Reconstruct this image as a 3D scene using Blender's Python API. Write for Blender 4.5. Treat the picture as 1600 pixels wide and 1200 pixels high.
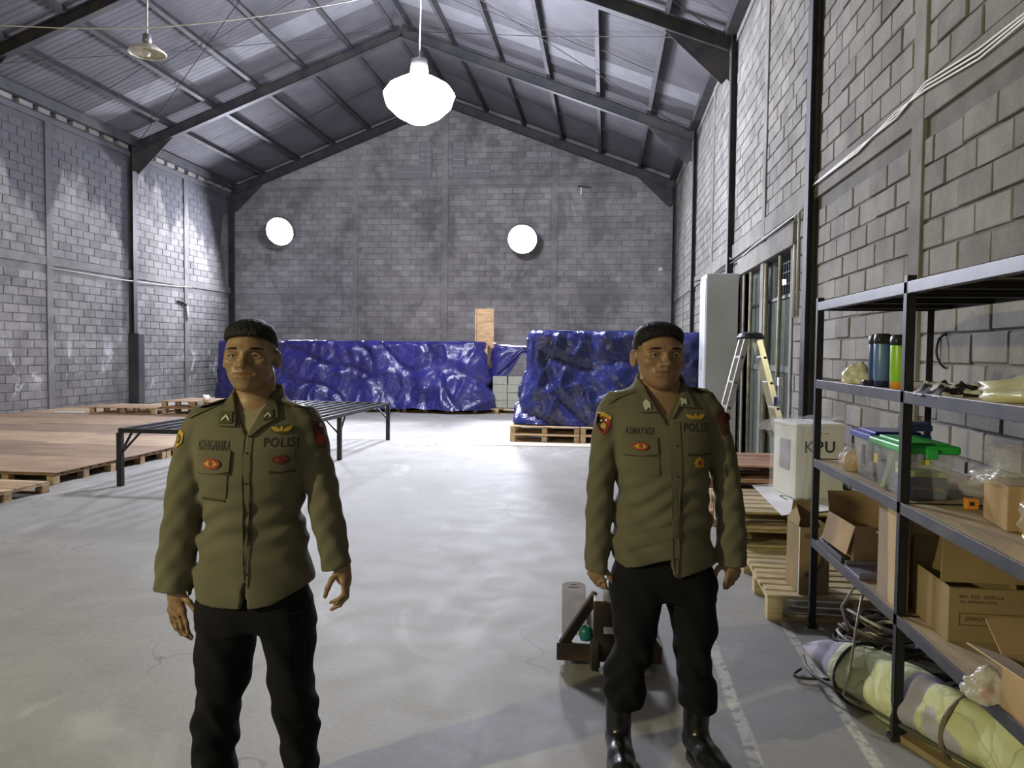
import bpy, bmesh, math, random
import numpy as np
from mathutils import Vector, Matrix
from mathutils.bvhtree import BVHTree
from bpy_extras.object_utils import world_to_camera_view
random.seed(7); RNG = np.random.default_rng(7)
SC = bpy.context.scene
COL = SC.collection
for o in list(bpy.data.objects): bpy.data.objects.remove(o)

# ------------------------------------------------------------------ camera
FPX = 1202.0; CH = 1.58
def cam_axes(yaw, pitch, roll):
    cy, sy = math.cos(yaw), math.sin(yaw)
    f = Vector((-sy, cy, 0)); r = Vector((cy, sy, 0)); u = Vector((0, 0, 1))
    cp, sp = math.cos(pitch), math.sin(pitch)
    f2 = f*cp - u*sp; u2 = u*cp + f*sp
    cr, sr = math.cos(roll), math.sin(roll)
    return r*cr + u2*sr, u2*cr - r*sr, f2
YAW = math.atan(145/1202)
CR, CU, CF = cam_axes(YAW, math.radians(2.45), math.radians(0.6))
cam = bpy.data.cameras.new('camera'); camo = bpy.data.objects.new('camera', cam); COL.objects.link(camo)
camo.matrix_world = Matrix(((CR.x, CU.x, -CF.x, 0), (CR.y, CU.y, -CF.y, 0), (CR.z, CU.z, -CF.z, CH), (0, 0, 0, 1)))
cam.sensor_width = 36; cam.lens = FPX*36/1600; cam.clip_start = 0.05; cam.clip_end = 200
SC.camera = camo
def at(u, v, X=None, Y=None, Z=None):
    d = CF + CR*((u-800)/FPX) + CU*((600-v)/FPX)
    if X is not None: t = X/d.x
    elif Y is not None: t = Y/d.y
    else: t = (Z-CH)/d.z
    return Vector((0, 0, CH)) + d*t
def proj(p):
    d = Vector(p) - Vector((0, 0, CH)); z = d.dot(CF)
    return (800+FPX*d.dot(CR)/z, 600-FPX*d.dot(CU)/z, z)

# ------------------------------------------------------------------ world, exposure, lights
w = bpy.data.worlds.new('night'); SC.world = w; w.use_nodes = True
w.node_tree.nodes['Background'].inputs[0].default_value = (0.25, 0.28, 0.42, 1)
w.node_tree.nodes['Background'].inputs[1].default_value = 0.05
SC.view_settings.view_transform = 'Standard'; SC.view_settings.look = 'None'
SC.view_settings.gamma = 1.0; SC.view_settings.use_curve_mapping = False
SC.view_settings.exposure = 0.0
def lamp(name, loc, power, color, size=0.12, kind='POINT', rot=None, spot=None):
    l = bpy.data.lights.new(name, kind); l.energy = power; l.color = color
    if kind == 'AREA': l.size = size
    else: l.shadow_soft_size = size
    if spot: l.spot_size = spot; l.spot_blend = 0.6
    o = bpy.data.objects.new(name, l); o.location = loc
    if rot: o.rotation_euler = rot
    COL.objects.link(o); return o
COOL = (0.85, 0.87, 1.0)
MAIN = at(655, 147, Y=13.3); BACKL = at(440, 360, Y=24.0); BACKR = at(817, 372, Y=24.0)
E_MAIN, E_BACK, P_WARM = 265, 540, 980   # bulb radiances of the high-bay lamps, watts of the warm bulb
# bulb near the doorway to the left of the photographer
lamp('warm_bulb_light', (-5.5, -1.2, 3.2), P_WARM, (1.0, 0.90, 0.50), 0.06)

# ------------------------------------------------------------------ materials
def nodes(m): return m.node_tree.nodes, m.node_tree.links
def mat(name, col, rough=0.6, metal=0.0, var=0.0, scale=8.0, bump=0.0, bscale=60.0, emit=None, estr=1.0,
        alpha=1.0, trans=0.0, dirt=None, dscale=2.0, spec=0.5, stretch=None):
    m = bpy.data.materials.new(name); m.use_nodes = True; N, L = nodes(m)
    b = N['Principled BSDF']; c = (*col, 1.0)
    b.inputs['Base Color'].default_value = c; b.inputs['Roughness'].default_value = rough
    b.inputs['Metallic'].default_value = metal; b.inputs['Alpha'].default_value = alpha
    b.inputs['Transmission Weight'].default_value = trans; b.inputs['Specular IOR Level'].default_value = spec
    src = None
    if var > 0 or dirt or bump > 0:
        tc = N.new('ShaderNodeTexCoord'); mp = N.new('ShaderNodeMapping'); L.new(tc.outputs['Object'], mp.inputs[0])
        if stretch: mp.inputs['Scale'].default_value = stretch
        src = mp.outputs[0]
    col_out = None
    if var > 0:
        n = N.new('ShaderNodeTexNoise'); n.inputs['Scale'].default_value = scale; n.inputs['Detail'].default_value = 6
        L.new(src, n.inputs['Vector'])
        r = N.new('ShaderNodeValToRGB')
        r.color_ramp.elements[0].position = 0.3; r.color_ramp.elements[1].position = 0.7
        r.color_ramp.elements[0].color = (*[max(0, x*(1-var)) for x in col], 1)
        r.color_ramp.elements[1].color = (*[min(1, x*(1+var)) for x in col], 1)
        L.new(n.outputs['Fac'], r.inputs[0]); col_out = r.outputs[0]
    if dirt:
        n2 = N.new('ShaderNodeTexNoise'); n2.inputs['Scale'].default_value = dscale; n2.inputs['Detail'].default_value = 8
        L.new(src, n2.inputs['Vector'])
        r2 = N.new('ShaderNodeValToRGB'); r2.color_ramp.elements[0].position = 0.45; r2.color_ramp.elements[1].position = 0.7
        r2.color_ramp.elements[0].color = (0, 0, 0, 1); r2.color_ramp.elements[1].color = (.8, .8, .8, 1)
        L.new(n2.outputs['Fac'], r2.inputs[0])
        mx = N.new('ShaderNodeMixRGB'); L.new(r2.outputs[0], mx.inputs[0])
        if col_out: L.new(col_out, mx.inputs[1])
        else: mx.inputs[1].default_value = c
        mx.inputs[2].default_value = (*dirt, 1); col_out = mx.outputs[0]
    if col_out: L.new(col_out, b.inputs['Base Color'])
    if bump > 0:
        n3 = N.new('ShaderNodeTexNoise'); n3.inputs['Scale'].default_value = bscale; n3.inputs['Detail'].default_value = 5
        L.new(src, n3.inputs['Vector'])
        bp = N.new('ShaderNodeBump'); bp.inputs['Strength'].default_value = min(1.0, bump); bp.inputs['Distance'].default_value = 0.01
        L.new(n3.outputs['Fac'], bp.inputs['Height']); L.new(bp.outputs[0], b.inputs['Normal'])
    if emit:
        b.inputs['Emission Color'].default_value = (*emit, 1); b.inputs['Emission Strength'].default_value = estr
    return m

def mth(N, L, op, a, b=None, clamp=False):
    n = N.new('ShaderNodeMath'); n.operation = op; n.use_clamp = clamp
    for i, x in enumerate((a, b)):
        if x is None: continue
        if isinstance(x, (int, float)): n.inputs[i].default_value = x
        else: L.new(x, n.inputs[i])
    return n.outputs[0]
def mixc(N, L, f, a, b, mode='MIX'):
    n = N.new('ShaderNodeMixRGB'); n.blend_type = mode
    for i, x in enumerate((f, a, b)):
        if isinstance(x, (int, float)): n.inputs[i].default_value = x
        elif isinstance(x, tuple): n.inputs[i].default_value = (*x, 1)
        else: L.new(x, n.inputs[i])
    return n.outputs[0]
def smooth(N, L, x, lo, hi):
    n = N.new('ShaderNodeMapRange'); n.interpolation_type = 'SMOOTHSTEP'
    L.new(x, n.inputs[0]); n.inputs[1].default_value = lo; n.inputs[2].default_value = hi
    return n.outputs[0]
def noise(N, L, vec, scale, detail=6, dist=0.0):
    n = N.new('ShaderNodeTexNoise'); n.inputs['Scale'].default_value = scale; n.inputs['Detail'].default_value = detail
    n.inputs['Distortion'].default_value = dist; L.new(vec, n.inputs['Vector']); return n.outputs['Fac']
def scaled(N, L, vec, s, loc=(0, 0, 0)):
    mp = N.new('ShaderNodeMapping'); mp.inputs['Scale'].default_value = s; mp.inputs['Location'].default_value = loc
    L.new(vec, mp.inputs[0]); return mp.outputs[0]

def wall_material(name, base, mortar=False, soot=None, stain=0.0, efflo=False, plaster=0.0):
    """concrete block: per-block tone (attribute), pits, patches; soot at the top of the wall with drips"""
    m = bpy.data.materials.new(name); m.use_nodes = True; N, L = nodes(m); b = N['Principled BSDF']
    b.inputs['Roughness'].default_value = 0.9; b.inputs['Specular IOR Level'].default_value = 0.2
    g = N.new('ShaderNodeNewGeometry'); P = g.outputs['Position']
    sp = N.new('ShaderNodeSeparateXYZ'); L.new(P, sp.inputs[0])
    big = noise(N, L, P, 0.55, 5, 0.5); med = noise(N, L, P, 3.2, 6); fine = noise(N, L, P, 26, 4)
    v = mth(N, L, 'ADD', mth(N, L, 'MULTIPLY', smooth(N, L, big, .3, .7), .34), mth(N, L, 'MULTIPLY', smooth(N, L, med, .3, .7), .28))
    v = mth(N, L, 'ADD', v, mth(N, L, 'MULTIPLY', fine, .30))
    if not mortar:
        at_ = N.new('ShaderNodeAttribute'); at_.attribute_name = 'tone'
        v = mth(N, L, 'ADD', v, mth(N, L, 'MULTIPLY', at_.outputs['Fac'], .34))
    else: v = mth(N, L, 'ADD', v, .10)
    v = mth(N, L, 'ADD', v, .42)
    c = N.new('ShaderNodeCombineColor')
    for i, k in enumerate(base): L.new(mth(N, L, 'MULTIPLY', v, k), c.inputs[i])
    out = c.outputs[0]
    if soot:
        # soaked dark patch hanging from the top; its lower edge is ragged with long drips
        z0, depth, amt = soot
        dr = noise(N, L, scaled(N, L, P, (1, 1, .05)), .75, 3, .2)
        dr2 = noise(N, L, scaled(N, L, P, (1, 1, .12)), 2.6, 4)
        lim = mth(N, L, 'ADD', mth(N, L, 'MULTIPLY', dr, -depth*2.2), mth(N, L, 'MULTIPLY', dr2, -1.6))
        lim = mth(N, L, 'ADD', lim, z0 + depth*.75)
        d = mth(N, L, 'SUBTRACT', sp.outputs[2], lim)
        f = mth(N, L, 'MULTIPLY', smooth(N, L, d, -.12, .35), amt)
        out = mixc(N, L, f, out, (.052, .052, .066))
    if stain > 0:
        s1 = noise(N, L, scaled(N, L, P, (1, 1, .6), (3, 1, 7)), .9, 7, 1.0)
        out = mixc(N, L, mth(N, L, 'MULTIPLY', smooth(N, L, s1, .52, .66), stain), out, (.10, .10, .105))
        low = smooth(N, L, sp.outputs[2], 1.9, .1)
        out = mixc(N, L, mth(N, L, 'MULTIPLY', low, .35), out, (.11, .105, .10))
    if efflo:
        e1 = noise(N, L, scaled(N, L, P, (1, 1.2, .9), (9, 4, 2)), 1.5, 7, 1.6)
        zz = mth(N, L, 'MULTIPLY', smooth(N, L, sp.outputs[2], .2, .9), smooth(N, L, sp.outputs[2], 2.0, 1.2))
        out = mixc(N, L, mth(N, L, 'MULTIPLY', mth(N, L, 'MULTIPLY', smooth(N, L, e1, .58, .66), zz), .8), out, (.50, .50, .51))
    L.new(out, b.inputs['Base Color'])
    bp = N.new('ShaderNodeBump'); bp.inputs['Strength'].default_value = .55; bp.inputs['Distance'].default_value = .006
    L.new(noise(N, L, P, 48, 6), bp.inputs['Height']); L.new(bp.outputs[0], b.inputs['Normal'])
    return m

M = {}
BR = (.235, .226, .208); BB = (.275, .268, .272); BL = (.205, .198, .194)
M['block_r'] = wall_material('block_right', BR); M['mortar_r'] = wall_material('mortar_right', tuple(x*.76 for x in BR), True)
M['block_b'] = wall_material('block_back', BB, stain=.5); M['mortar_b'] = wall_material('mortar_back', tuple(x*.88 for x in BB), True, stain=.5)
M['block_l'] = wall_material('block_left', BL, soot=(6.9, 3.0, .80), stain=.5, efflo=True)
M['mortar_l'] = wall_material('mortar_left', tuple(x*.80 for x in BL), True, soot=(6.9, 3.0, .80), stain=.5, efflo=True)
M['conc_r'] = wall_material('concrete_right', tuple(x*1.0 for x in BR), True)
M['conc_b'] = wall_material('concrete_back', tuple(x*.98 for x in BB), True, stain=.4)
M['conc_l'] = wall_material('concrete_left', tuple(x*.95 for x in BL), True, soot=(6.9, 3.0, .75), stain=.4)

def floor_material():
    m = bpy.data.materials.new('floor_concrete'); m.use_nodes = True; N, L = nodes(m); b = N['Principled BSDF']
    g = N.new('ShaderNodeNewGeometry'); P = g.outputs['Position']
    sp = N.new('ShaderNodeSeparateXYZ'); L.new(P, sp.inputs[0])
    big = noise(N, L, P, .8, 6, .6); med = noise(N, L, P, 3.5, 8, .4); fine = noise(N, L, P, 30, 6)
    st = noise(N, L, scaled(N, L, P, (1, .45, 1), (5, 2, 0)), 1.7, 9, 1.2)
    r = N.new('ShaderNodeValToRGB'); e = r.color_ramp.elements
    e[0].position = .22; e[0].color = (.20, .195, .185, 1); e[1].position = .75; e[1].color = (.39, .382, .355, 1)
    k = mth(N, L, 'ADD', mth(N, L, 'MULTIPLY', big, .4), mth(N, L, 'MULTIPLY', med, .4)); k = mth(N, L, 'ADD', k, mth(N, L, 'MULTIPLY', fine, .2))
    L.new(k, r.inputs[0]); c = r.outputs[0]
    c = mixc(N, L, mth(N, L, 'MULTIPLY', smooth(N, L, st, .56, .74), .55), c, (.47, .46, .44))
    st2 = noise(N, L, scaled(N, L, P, (1, .6, 1), (11, 7, 0)), 2.4, 9, 1.4)
    c = mixc(N, L, mth(N, L, 'MULTIPLY', smooth(N, L, st2, .6, .72), .35), c, (.19, .185, .185))
    # fine cracks
    v = N.new('ShaderNodeTexVoronoi'); v.feature = 'DISTANCE_TO_EDGE'; v.inputs['Scale'].default_value = .55
    wv = N.new('ShaderNodeVectorMath'); wv.operation = 'ADD'; L.new(P, wv.inputs[0])
    nn = N.new('ShaderNodeTexNoise'); nn.inputs['Scale'].default_value = 1.6; nn.inputs['Detail'].default_value = 8; L.new(P, nn.inputs['Vector'])
    sc_ = N.new('ShaderNodeVectorMath'); sc_.operation = 'SCALE'; sc_.inputs[3].default_value = 1.1; L.new(nn.outputs['Color'], sc_.inputs[0])
    L.new(sc_.outputs[0], wv.inputs[1]); L.new(wv.outputs[0], v.inputs['Vector'])
    gate = smooth(N, L, noise(N, L, P, .9, 3), .46, .6)
    ck = mth(N, L, 'MULTIPLY', smooth(N, L, v.outputs['Distance'], .007, .001), gate)
    c = mixc(N, L, mth(N, L, 'MULTIPLY', ck, .6), c, (.12, .115, .11))
    # two worn painted lines beside the shelf
    for xl, wd in ((.60, .035), (1.065, .030)):
        wob = mth(N, L, 'MULTIPLY', mth(N, L, 'SUBTRACT', noise(N, L, P, 2.0, 3), .5), .03)
        dx = mth(N, L, 'ABSOLUTE', mth(N, L, 'SUBTRACT', mth(N, L, 'ADD', sp.outputs[0], wob), xl))
        ln = smooth(N, L, dx, wd, wd*.55)
        worn = smooth(N, L, noise(N, L, P, 22, 6), .34, .52)
        yl = mth(N, L, 'MULTIPLY', smooth(N, L, sp.outputs[1], 5.4, 4.9), smooth(N, L, sp.outputs[1], 2.9, 3.05))
        f = mth(N, L, 'MULTIPLY', mth(N, L, 'MULTIPLY', ln, worn), mth(N, L, 'MULTIPLY', yl, .8))
        c = mixc(N, L, f, c, (.62, .60, .50))
    L.new(c, b.inputs['Base Color'])
    L.new(mth(N, L, 'ADD', mth(N, L, 'MULTIPLY', med, .30), .50), b.inputs['Roughness'])
    b.inputs['Specular IOR Level'].default_value = .35
    bp = N.new('ShaderNodeBump'); bp.inputs['Strength'].default_value = .35; bp.inputs['Distance'].default_value = .004
    L.new(fine, bp.inputs['Height']); L.new(bp.outputs[0], b.inputs['Normal'])
    return m
M['floor'] = floor_material()
M['roof'] = mat('roof_sheet', (.125, .122, .135), .85, 0, .12, 2.0, dirt=(.09, .09, .10), dscale=.7, spec=.15)
M['roof_clear'] = mat('roof_sheet_pale', (.20, .20, .22), .8, 0, .1, 3.0)
M['steel'] = mat('dark_painted_steel', (.042, .044, .052), .65, .2, .3, 3.0, dirt=(.07, .06, .05), dscale=3)
M['steel2'] = mat('black_steel', (.022, .023, .028), .45, .4, .25, 12.0)
M['shelf_beam'] = mat('dark_blue_grey_shelf_steel', (.048, .050, .072), .42, .3, .25, 12.0, dirt=(.09, .085, .08), dscale=5)
M['shelf_post'] = mat('black_shelf_steel', (.016, .017, .021), .5, .3, .2, 12.0)
def wood(name, c, rough=.75, var=.28):
    return mat(name, c, rough, 0, var, 5.0, .35, 30, dirt=tuple(x*.55 for x in c), dscale=1.6, stretch=(1.2, 8, 8), spec=.25)
M['wood'] = [wood('pallet_wood_%d' % i, c) for i, c in enumerate([(.40, .27, .15), (.46, .33, .19), (.33, .21, .12), (.50, .37, .22)])]
M['wood_red'] = [wood('red_pallet_wood_%d' % i, c) for i, c in enumerate([(.36, .20, .12), (.30, .16, .095), (.40, .24, .15)])]
M['wood_y'] = [wood('yellow_pallet_wood_%d' % i, c) for i, c in enumerate([(.52, .42, .24), (.45, .36, .20), (.57, .47, .29)])]
M['ply'] = [mat('plywood_%d' % i, c, .55, 0, .22, 2.2, .1, 40, dirt=tuple(x*.62 for x in c), dscale=.9, spec=.3, stretch=(1, 3, 1)) for i, c in enumerate([(.34, .235, .15), (.28, .19, .125), (.40, .29, .185), (.25, .175, .12)])]
M['plyshelf'] = mat('shelf_plywood', (.42, .33, .21), .7, 0, .2, 4, .2, 30, dirt=(.28, .22, .15), dscale=3, stretch=(6, 1, 1))
M['card'] = mat('cardboard', (.40, .285, .165), .85, 0, .12, 6, .08, 60, spec=.15)
M['card_dark'] = mat('cardboard_dull', (.30, .225, .125), .88, 0, .12, 5, .08, 60, spec=.15)
M['card_in'] = mat('cardboard_inner', (.47, .36, .22), .9, 0, .08, 6)
M['white'] = mat('white_board', (.78, .78, .78), .5, 0, .05, 3, dirt=(.62, .62, .60), dscale=2)
M['cab'] = mat('white_painted_metal', (.50, .52, .55), .5, 0, .06, 3, dirt=(.40, .40, .39), dscale=1.5)
M['ballot'] = mat('matt_white_carton', (.70, .70, .64), .75, 0, .04, 4)
M['ink'] = mat('black_ink', (.02, .02, .022), .7)
M['ink_soft'] = mat('faded_brown_ink', (.13, .095, .05), .85)
M['greywin'] = mat('grey_film_window', (.28, .28, .31), .3)
M['alu'] = mat('aluminium', (.62, .62, .60), .35, .75, .1, 8)
M['black_plastic'] = mat('black_plastic', (.018, .018, .02), .4)
M['rubber'] = mat('dark_rubber', (.03, .03, .03), .7)
M['white_cable'] = mat('white_cable', (.62, .60, .54), .5)
M['pvc'] = mat('grey_conduit', (.42, .42, .38), .5)
M['emit_main'] = mat('lit_lamp_main', (1, 1, 1), .5, emit=COOL, estr=E_MAIN)
M['emit_back'] = mat('lit_lamp_back', (1, 1, 1), .5, emit=COOL, estr=E_BACK)
M['lamp_body'] = mat('lamp_housing', (.30, .30, .30), .4, .6)
M['lamp_off'] = mat('unlit_lamp_reflector', (.60, .58, .48), .35, .3, .2, 20)
M['fork'] = mat('worn_bare_fork_steel', (.17, .14, .10), .85, 0, .3, 5, dirt=(.13, .075, .04), dscale=4)
M['jack'] = mat('dark_jack_paint', (.032, .022, .020), .5, .2, .3, 6, dirt=(.12, .07, .04), dscale=6)
M['teal'] = mat('teal_plastic', (.008, .15, .13), .4)
M['green_gate'] = mat('grey_green_shutter', (.10, .125, .105), .6, .2, .15, 5)
M['gate_post'] = mat('pale_yellow_worn_post', (.27, .26, .17), .6, 0, .3, 7, dirt=(.15, .12, .07), dscale=6)
M['plastic_clear'] = mat('clear_plastic_film', (.80, .80, .80), .15, 0, bump=.8, bscale=9, alpha=.22)
M['plastic_milky'] = mat('milky_plastic_bag', (.62, .62, .56), .22, 0, bump=.9, bscale=14, alpha=.62)

# ------------------------------------------------------------------ mesh helpers
class MB:
    def __init__(s): s.v = []; s.f = []; s.t = []
    def add(s, v, f, tone=0.5):
        n = len(s.v); s.v += [tuple(p) for p in v]; s.f += [tuple(i+n for i in q) for q in f]; s.t += [tone]*len(v); return s
    def box(s, x0, x1, y0, y1, z0, z1, Mx=None, tone=.5):
        v = [Vector(p) for p in ((x0, y0, z0), (x1, y0, z0), (x1, y1, z0), (x0, y1, z0), (x0, y0, z1), (x1, y0, z1), (x1, y1, z1), (x0, y1, z1))]
        if Mx is not None: v = [Mx @ p for p in v]
        return s.add(v, [(0, 3, 2, 1), (4, 5, 6, 7), (0, 1, 5, 4), (1, 2, 6, 5), (2, 3, 7, 6), (3, 0, 4, 7)], tone)
    def bar(s, a, b, wx, wz, up=(0, 0, 1)):
        a = Vector(a); b = Vector(b); d = b-a; L = d.length; d.normalize(); u = Vector(up)
        if abs(d.dot(u)) > .98: u = Vector((0, 1, 0))
        x = d.cross(u).normalized(); z = x.cross(d).normalized()
        v = []
        for p in (a, b):
            for sx, sz in ((-1, -1), (1, -1), (1, 1), (-1, 1)): v.append(p + x*sx*wx/2 + z*sz*wz/2)
        return s.add(v, [(3, 2, 1, 0), (4, 5, 6, 7), (0, 1, 5, 4), (1, 2, 6, 5), (2, 3, 7, 6), (3, 0, 4, 7)])
    def tube(s, pts, r, n=8, closed=False):
        pts = [Vector(p) for p in pts]; rs = r if isinstance(r, (list, tuple)) else [r]*len(pts)
        rings = []; prev = None
        for i, p in enumerate(pts):
            a = pts[i-1] if i > 0 or closed else p; b = pts[(i+1) % len(pts)] if i < len(pts)-1 or closed else p
            d = (b-a).normalized()
            if prev is None:
                u = Vector((0, 0, 1)) if abs(d.z) < .9 else Vector((1, 0, 0)); x = d.cross(u).normalized()
            else: x = (prev - d*prev.dot(d)).normalized()
            prev = x; y = d.cross(x)
            rings.append([p + (x*math.cos(2*math.pi*k/n) + y*math.sin(2*math.pi*k/n))*rs[i] for k in range(n)])
        v = [q for rr in rings for q in rr]; f = []
        m = len(pts)
        for i in range(m if closed else m-1):
            j = (i+1) % m
            for k in range(n): f.append((i*n+k, i*n+(k+1) % n, j*n+(k+1) % n, j*n+k))
        if not closed: f.append(tuple(range(n))[::-1]); f.append(tuple((m-1)*n+k for k in range(n)))
        return s.add(v, f)
    def lathe(s, prof, c=(0, 0, 0), n=20, cap=True):
        c = Vector(c); v = []; f = []
        for r, z in prof:
            for k in range(n): v.append(c + Vector((r*math.cos(2*math.pi*k/n), r*math.sin(2*math.pi*k/n), z)))
        for i in range(len(prof)-1):
            for k in range(n): f.append((i*n+k, i*n+(k+1) % n, (i+1)*n+(k+1) % n, (i+1)*n+k))
        if cap: f.append(tuple(range(n))[::-1]); f.append(tuple((len(prof)-1)*n+k for k in range(n)))
        return s.add(v, f)
    def grid(s, fn, nu, nv, closed_u=False):
        v = []; f = []
        for j in range(nv+1):
            for i in range(nu + (0 if closed_u else 1)): v.append(fn(i/nu, j/nv))
        w_ = nu if closed_u else nu+1
        for j in range(nv):
            for i in range(nu):
                a = j*w_+i; b = j*w_+(i+1) % w_; f.append((a, b, b+w_, a+w_))
        return s.add(v, f)
    def mesh(s, name, tone=False):
        me = bpy.data.meshes.new(name); me.from_pydata([tuple(p) for p in s.v], [], s.f)
        if tone:
            a = me.attributes.new('tone', 'FLOAT', 'POINT'); a.data.foreach_set('value', s.t)
        return me
    def build(s, name, m, parent=None, smooth_=False, bevel=0, tone=False, world=False, loc=None, tri=False, solid=0, auto=None):
        me = s.mesh(name, tone)
        o = bpy.data.objects.new(name, me); COL.objects.link(o); me.materials.append(m)
        if world and parent is not None: me.transform(parent.matrix_basis.inverted())
        if parent is not None: o.parent = parent
        if loc is not None: o.location = loc
        if smooth_: me.shade_smooth()
        if bevel:
            b = o.modifiers.new('bevel', 'BEVEL'); b.width = bevel; b.segments = 2; b.limit_method = 'ANGLE'
        if solid:
            b = o.modifiers.new('thickness', 'SOLIDIFY'); b.thickness = solid
        return o
def tag(o, label=None, cat=None, group=None, kind=None):
    if label: o['label'] = label
    if cat: o['category'] = cat
    if group: o['group'] = group
    if kind: o['kind'] = kind
    return o
def thing(name, label, cat, loc=(0, 0, 0), rz=0, group=None):
    o = bpy.data.objects.new(name, None); COL.objects.link(o); o.empty_display_size = .1
    o.location = loc; o.rotation_euler = (0, 0, rz)
    o.matrix_basis = Matrix.Translation(Vector(loc)) @ Matrix.Rotation(rz, 4, 'Z')
    return tag(o, label, cat, group)
def children(o): return [c for c in bpy.data.objects if c.parent == o]
def copy_tree(src, kids=None):
    r = src.copy(); COL.objects.link(r)
    for c in (kids if kids is not None else children(src)):
        d = c.copy(); COL.objects.link(d); d.parent = r
    return r
def structure(o): o['kind'] = 'structure'; return o
def link(name, me, parent=None, loc=(0, 0, 0), scale=(1, 1, 1), rot=(0, 0, 0)):
    o = bpy.data.objects.new(name, me); COL.objects.link(o); o.location = loc; o.scale = scale; o.rotation_euler = rot
    if parent: o.parent = parent
    return o

_txt = {}
def text_mesh(s, bold=True):
    """2D triangle mesh of a string in a unit box: verts (0..1,0..1), faces, aspect"""
    if s in _txt: return _txt[s]
    cu = bpy.data.curves.new('t', 'FONT'); cu.body = s; cu.resolution_u = 2; cu.space_character = 1.12
    if bold: cu.offset = 0.012
    o = bpy.data.objects.new('t', cu); COL.objects.link(o)
    bpy.context.view_layer.update()
    me = bpy.data.meshes.new_from_object(o.evaluated_get(bpy.context.evaluated_depsgraph_get()))
    v = np.array([tuple(p.co)[:2] for p in me.vertices]); f = [tuple(p.vertices) for p in me.polygons]
    bpy.data.objects.remove(o); bpy.data.curves.remove(cu); bpy.data.meshes.remove(me)
    lo = v.min(0); hi = v.max(0); asp = (hi-lo)[0]/(hi-lo)[1]; v = (v-lo)/(hi-lo)
    _txt[s] = (v, f, asp); return _txt[s]
def text_on(mb, s, o, ux, uz, wd, ht, n_off=0.0, normal=(0, -1, 0)):
    v, f, a = text_mesh(s); o = Vector(o); ux = Vector(ux); uz = Vector(uz); nn = Vector(normal)
    mb.add([o + ux*(p[0]*wd) + uz*(p[1]*ht) + nn*n_off for p in v], f)

# ------------------------------------------------------------------ room shell
XL, XR, YB, YF = -12.6, 2.15, 24.9, -5.0
EAVE = 7.05; XM = (XL+XR)/2; RIDGE = 9.85
def roof_z(x): return EAVE + (RIDGE-EAVE)*(1-abs(x-XM)/(XR-XM))
floor = structure(MB().box(XL-.3, XR+.3, YF, YB+.3, -.2, 0).build('floor', M['floor']))
FRAMES = [2.95, 8.35, 13.62, 19.25, 24.72]
BAYMID = [5.68, 10.95, 16.2, 21.95]

wall_left = structure(MB().box(XL-.25, XL, YF, YB, 0, EAVE).build('wall_left', M['mortar_l']))
rb = MB()
DY0, DY1, DZ = 9.35, 12.4, 2.82          # doorway in the right wall
rb.box(XR, XR+.25, YF, DY0, 0, EAVE); rb.box(XR, XR+.25, DY1, YB, 0, EAVE); rb.box(XR, XR+.25, DY0, DY1, DZ, EAVE)
wall_right = structure(rb.build('wall_right', M['mortar_r']))
g = MB(); v = []
for y in (YB, YB+.25): v += [(XL-.25, y, 0), (XR+.25, y, 0), (XR+.25, y, EAVE), (XM, y, RIDGE), (XL-.25, y, EAVE)]
g.add(v, [(0, 1, 2, 3, 4), (9, 8, 7, 6, 5), (0, 5, 6, 1), (1, 6, 7, 2), (2, 7, 8, 3), (3, 8, 9, 4), (4, 9, 5, 0)])
wall_back = structure(g.build('wall_back', M['mortar_b']))
g = MB(); v = []
for y in (YF-.2, YF): v += [(XL-.25, y, 0), (XR+.25, y, 0), (XR+.25, y, EAVE), (XM, y, RIDGE), (XL-.25, y, EAVE)]
g.add(v, [(0, 1, 2, 3, 4), (9, 8, 7, 6, 5), (0, 5, 6, 1), (1, 6, 7, 2), (2, 7, 8, 3), (3, 8, 9, 4), (4, 9, 5, 0)])
wall_front = structure(g.build('wall_front', M['conc_b']))

# blocks ---------------------------------------------------------------
BLEN, BH, JOINT = .42, .19, .018
def block_geom(mb, L_, H_, dep, bv, jit, tone, T):
    """face of one block: x along wall, z up, y = out of the wall (positive = into room); T maps to world"""
    v = [(0, 0, 0), (L_, 0, 0), (L_, 0, H_), (0, 0, H_)]
    j = [random.uniform(-jit, jit) for _ in range(8)]
    v += [(0, dep-bv, 0), (L_, dep-bv, 0), (L_, dep-bv, H_), (0, dep-bv, H_)]
    v += [(bv+j[0], dep, bv+j[1]), (L_-bv+j[2], dep, bv+j[3]), (L_-bv+j[4], dep, H_-bv+j[5]), (bv+j[6], dep, H_-bv+j[7])]
    f = [(0, 1, 5, 4), (1, 2, 6, 5), (2, 3, 7, 6), (3, 0, 4, 7), (4, 5, 9, 8), (5, 6, 10, 9), (6, 7, 11, 10), (7, 4, 8, 11), (8, 9, 10, 11)]
    mb.add([T(*p) for p in v], f, tone)
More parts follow.
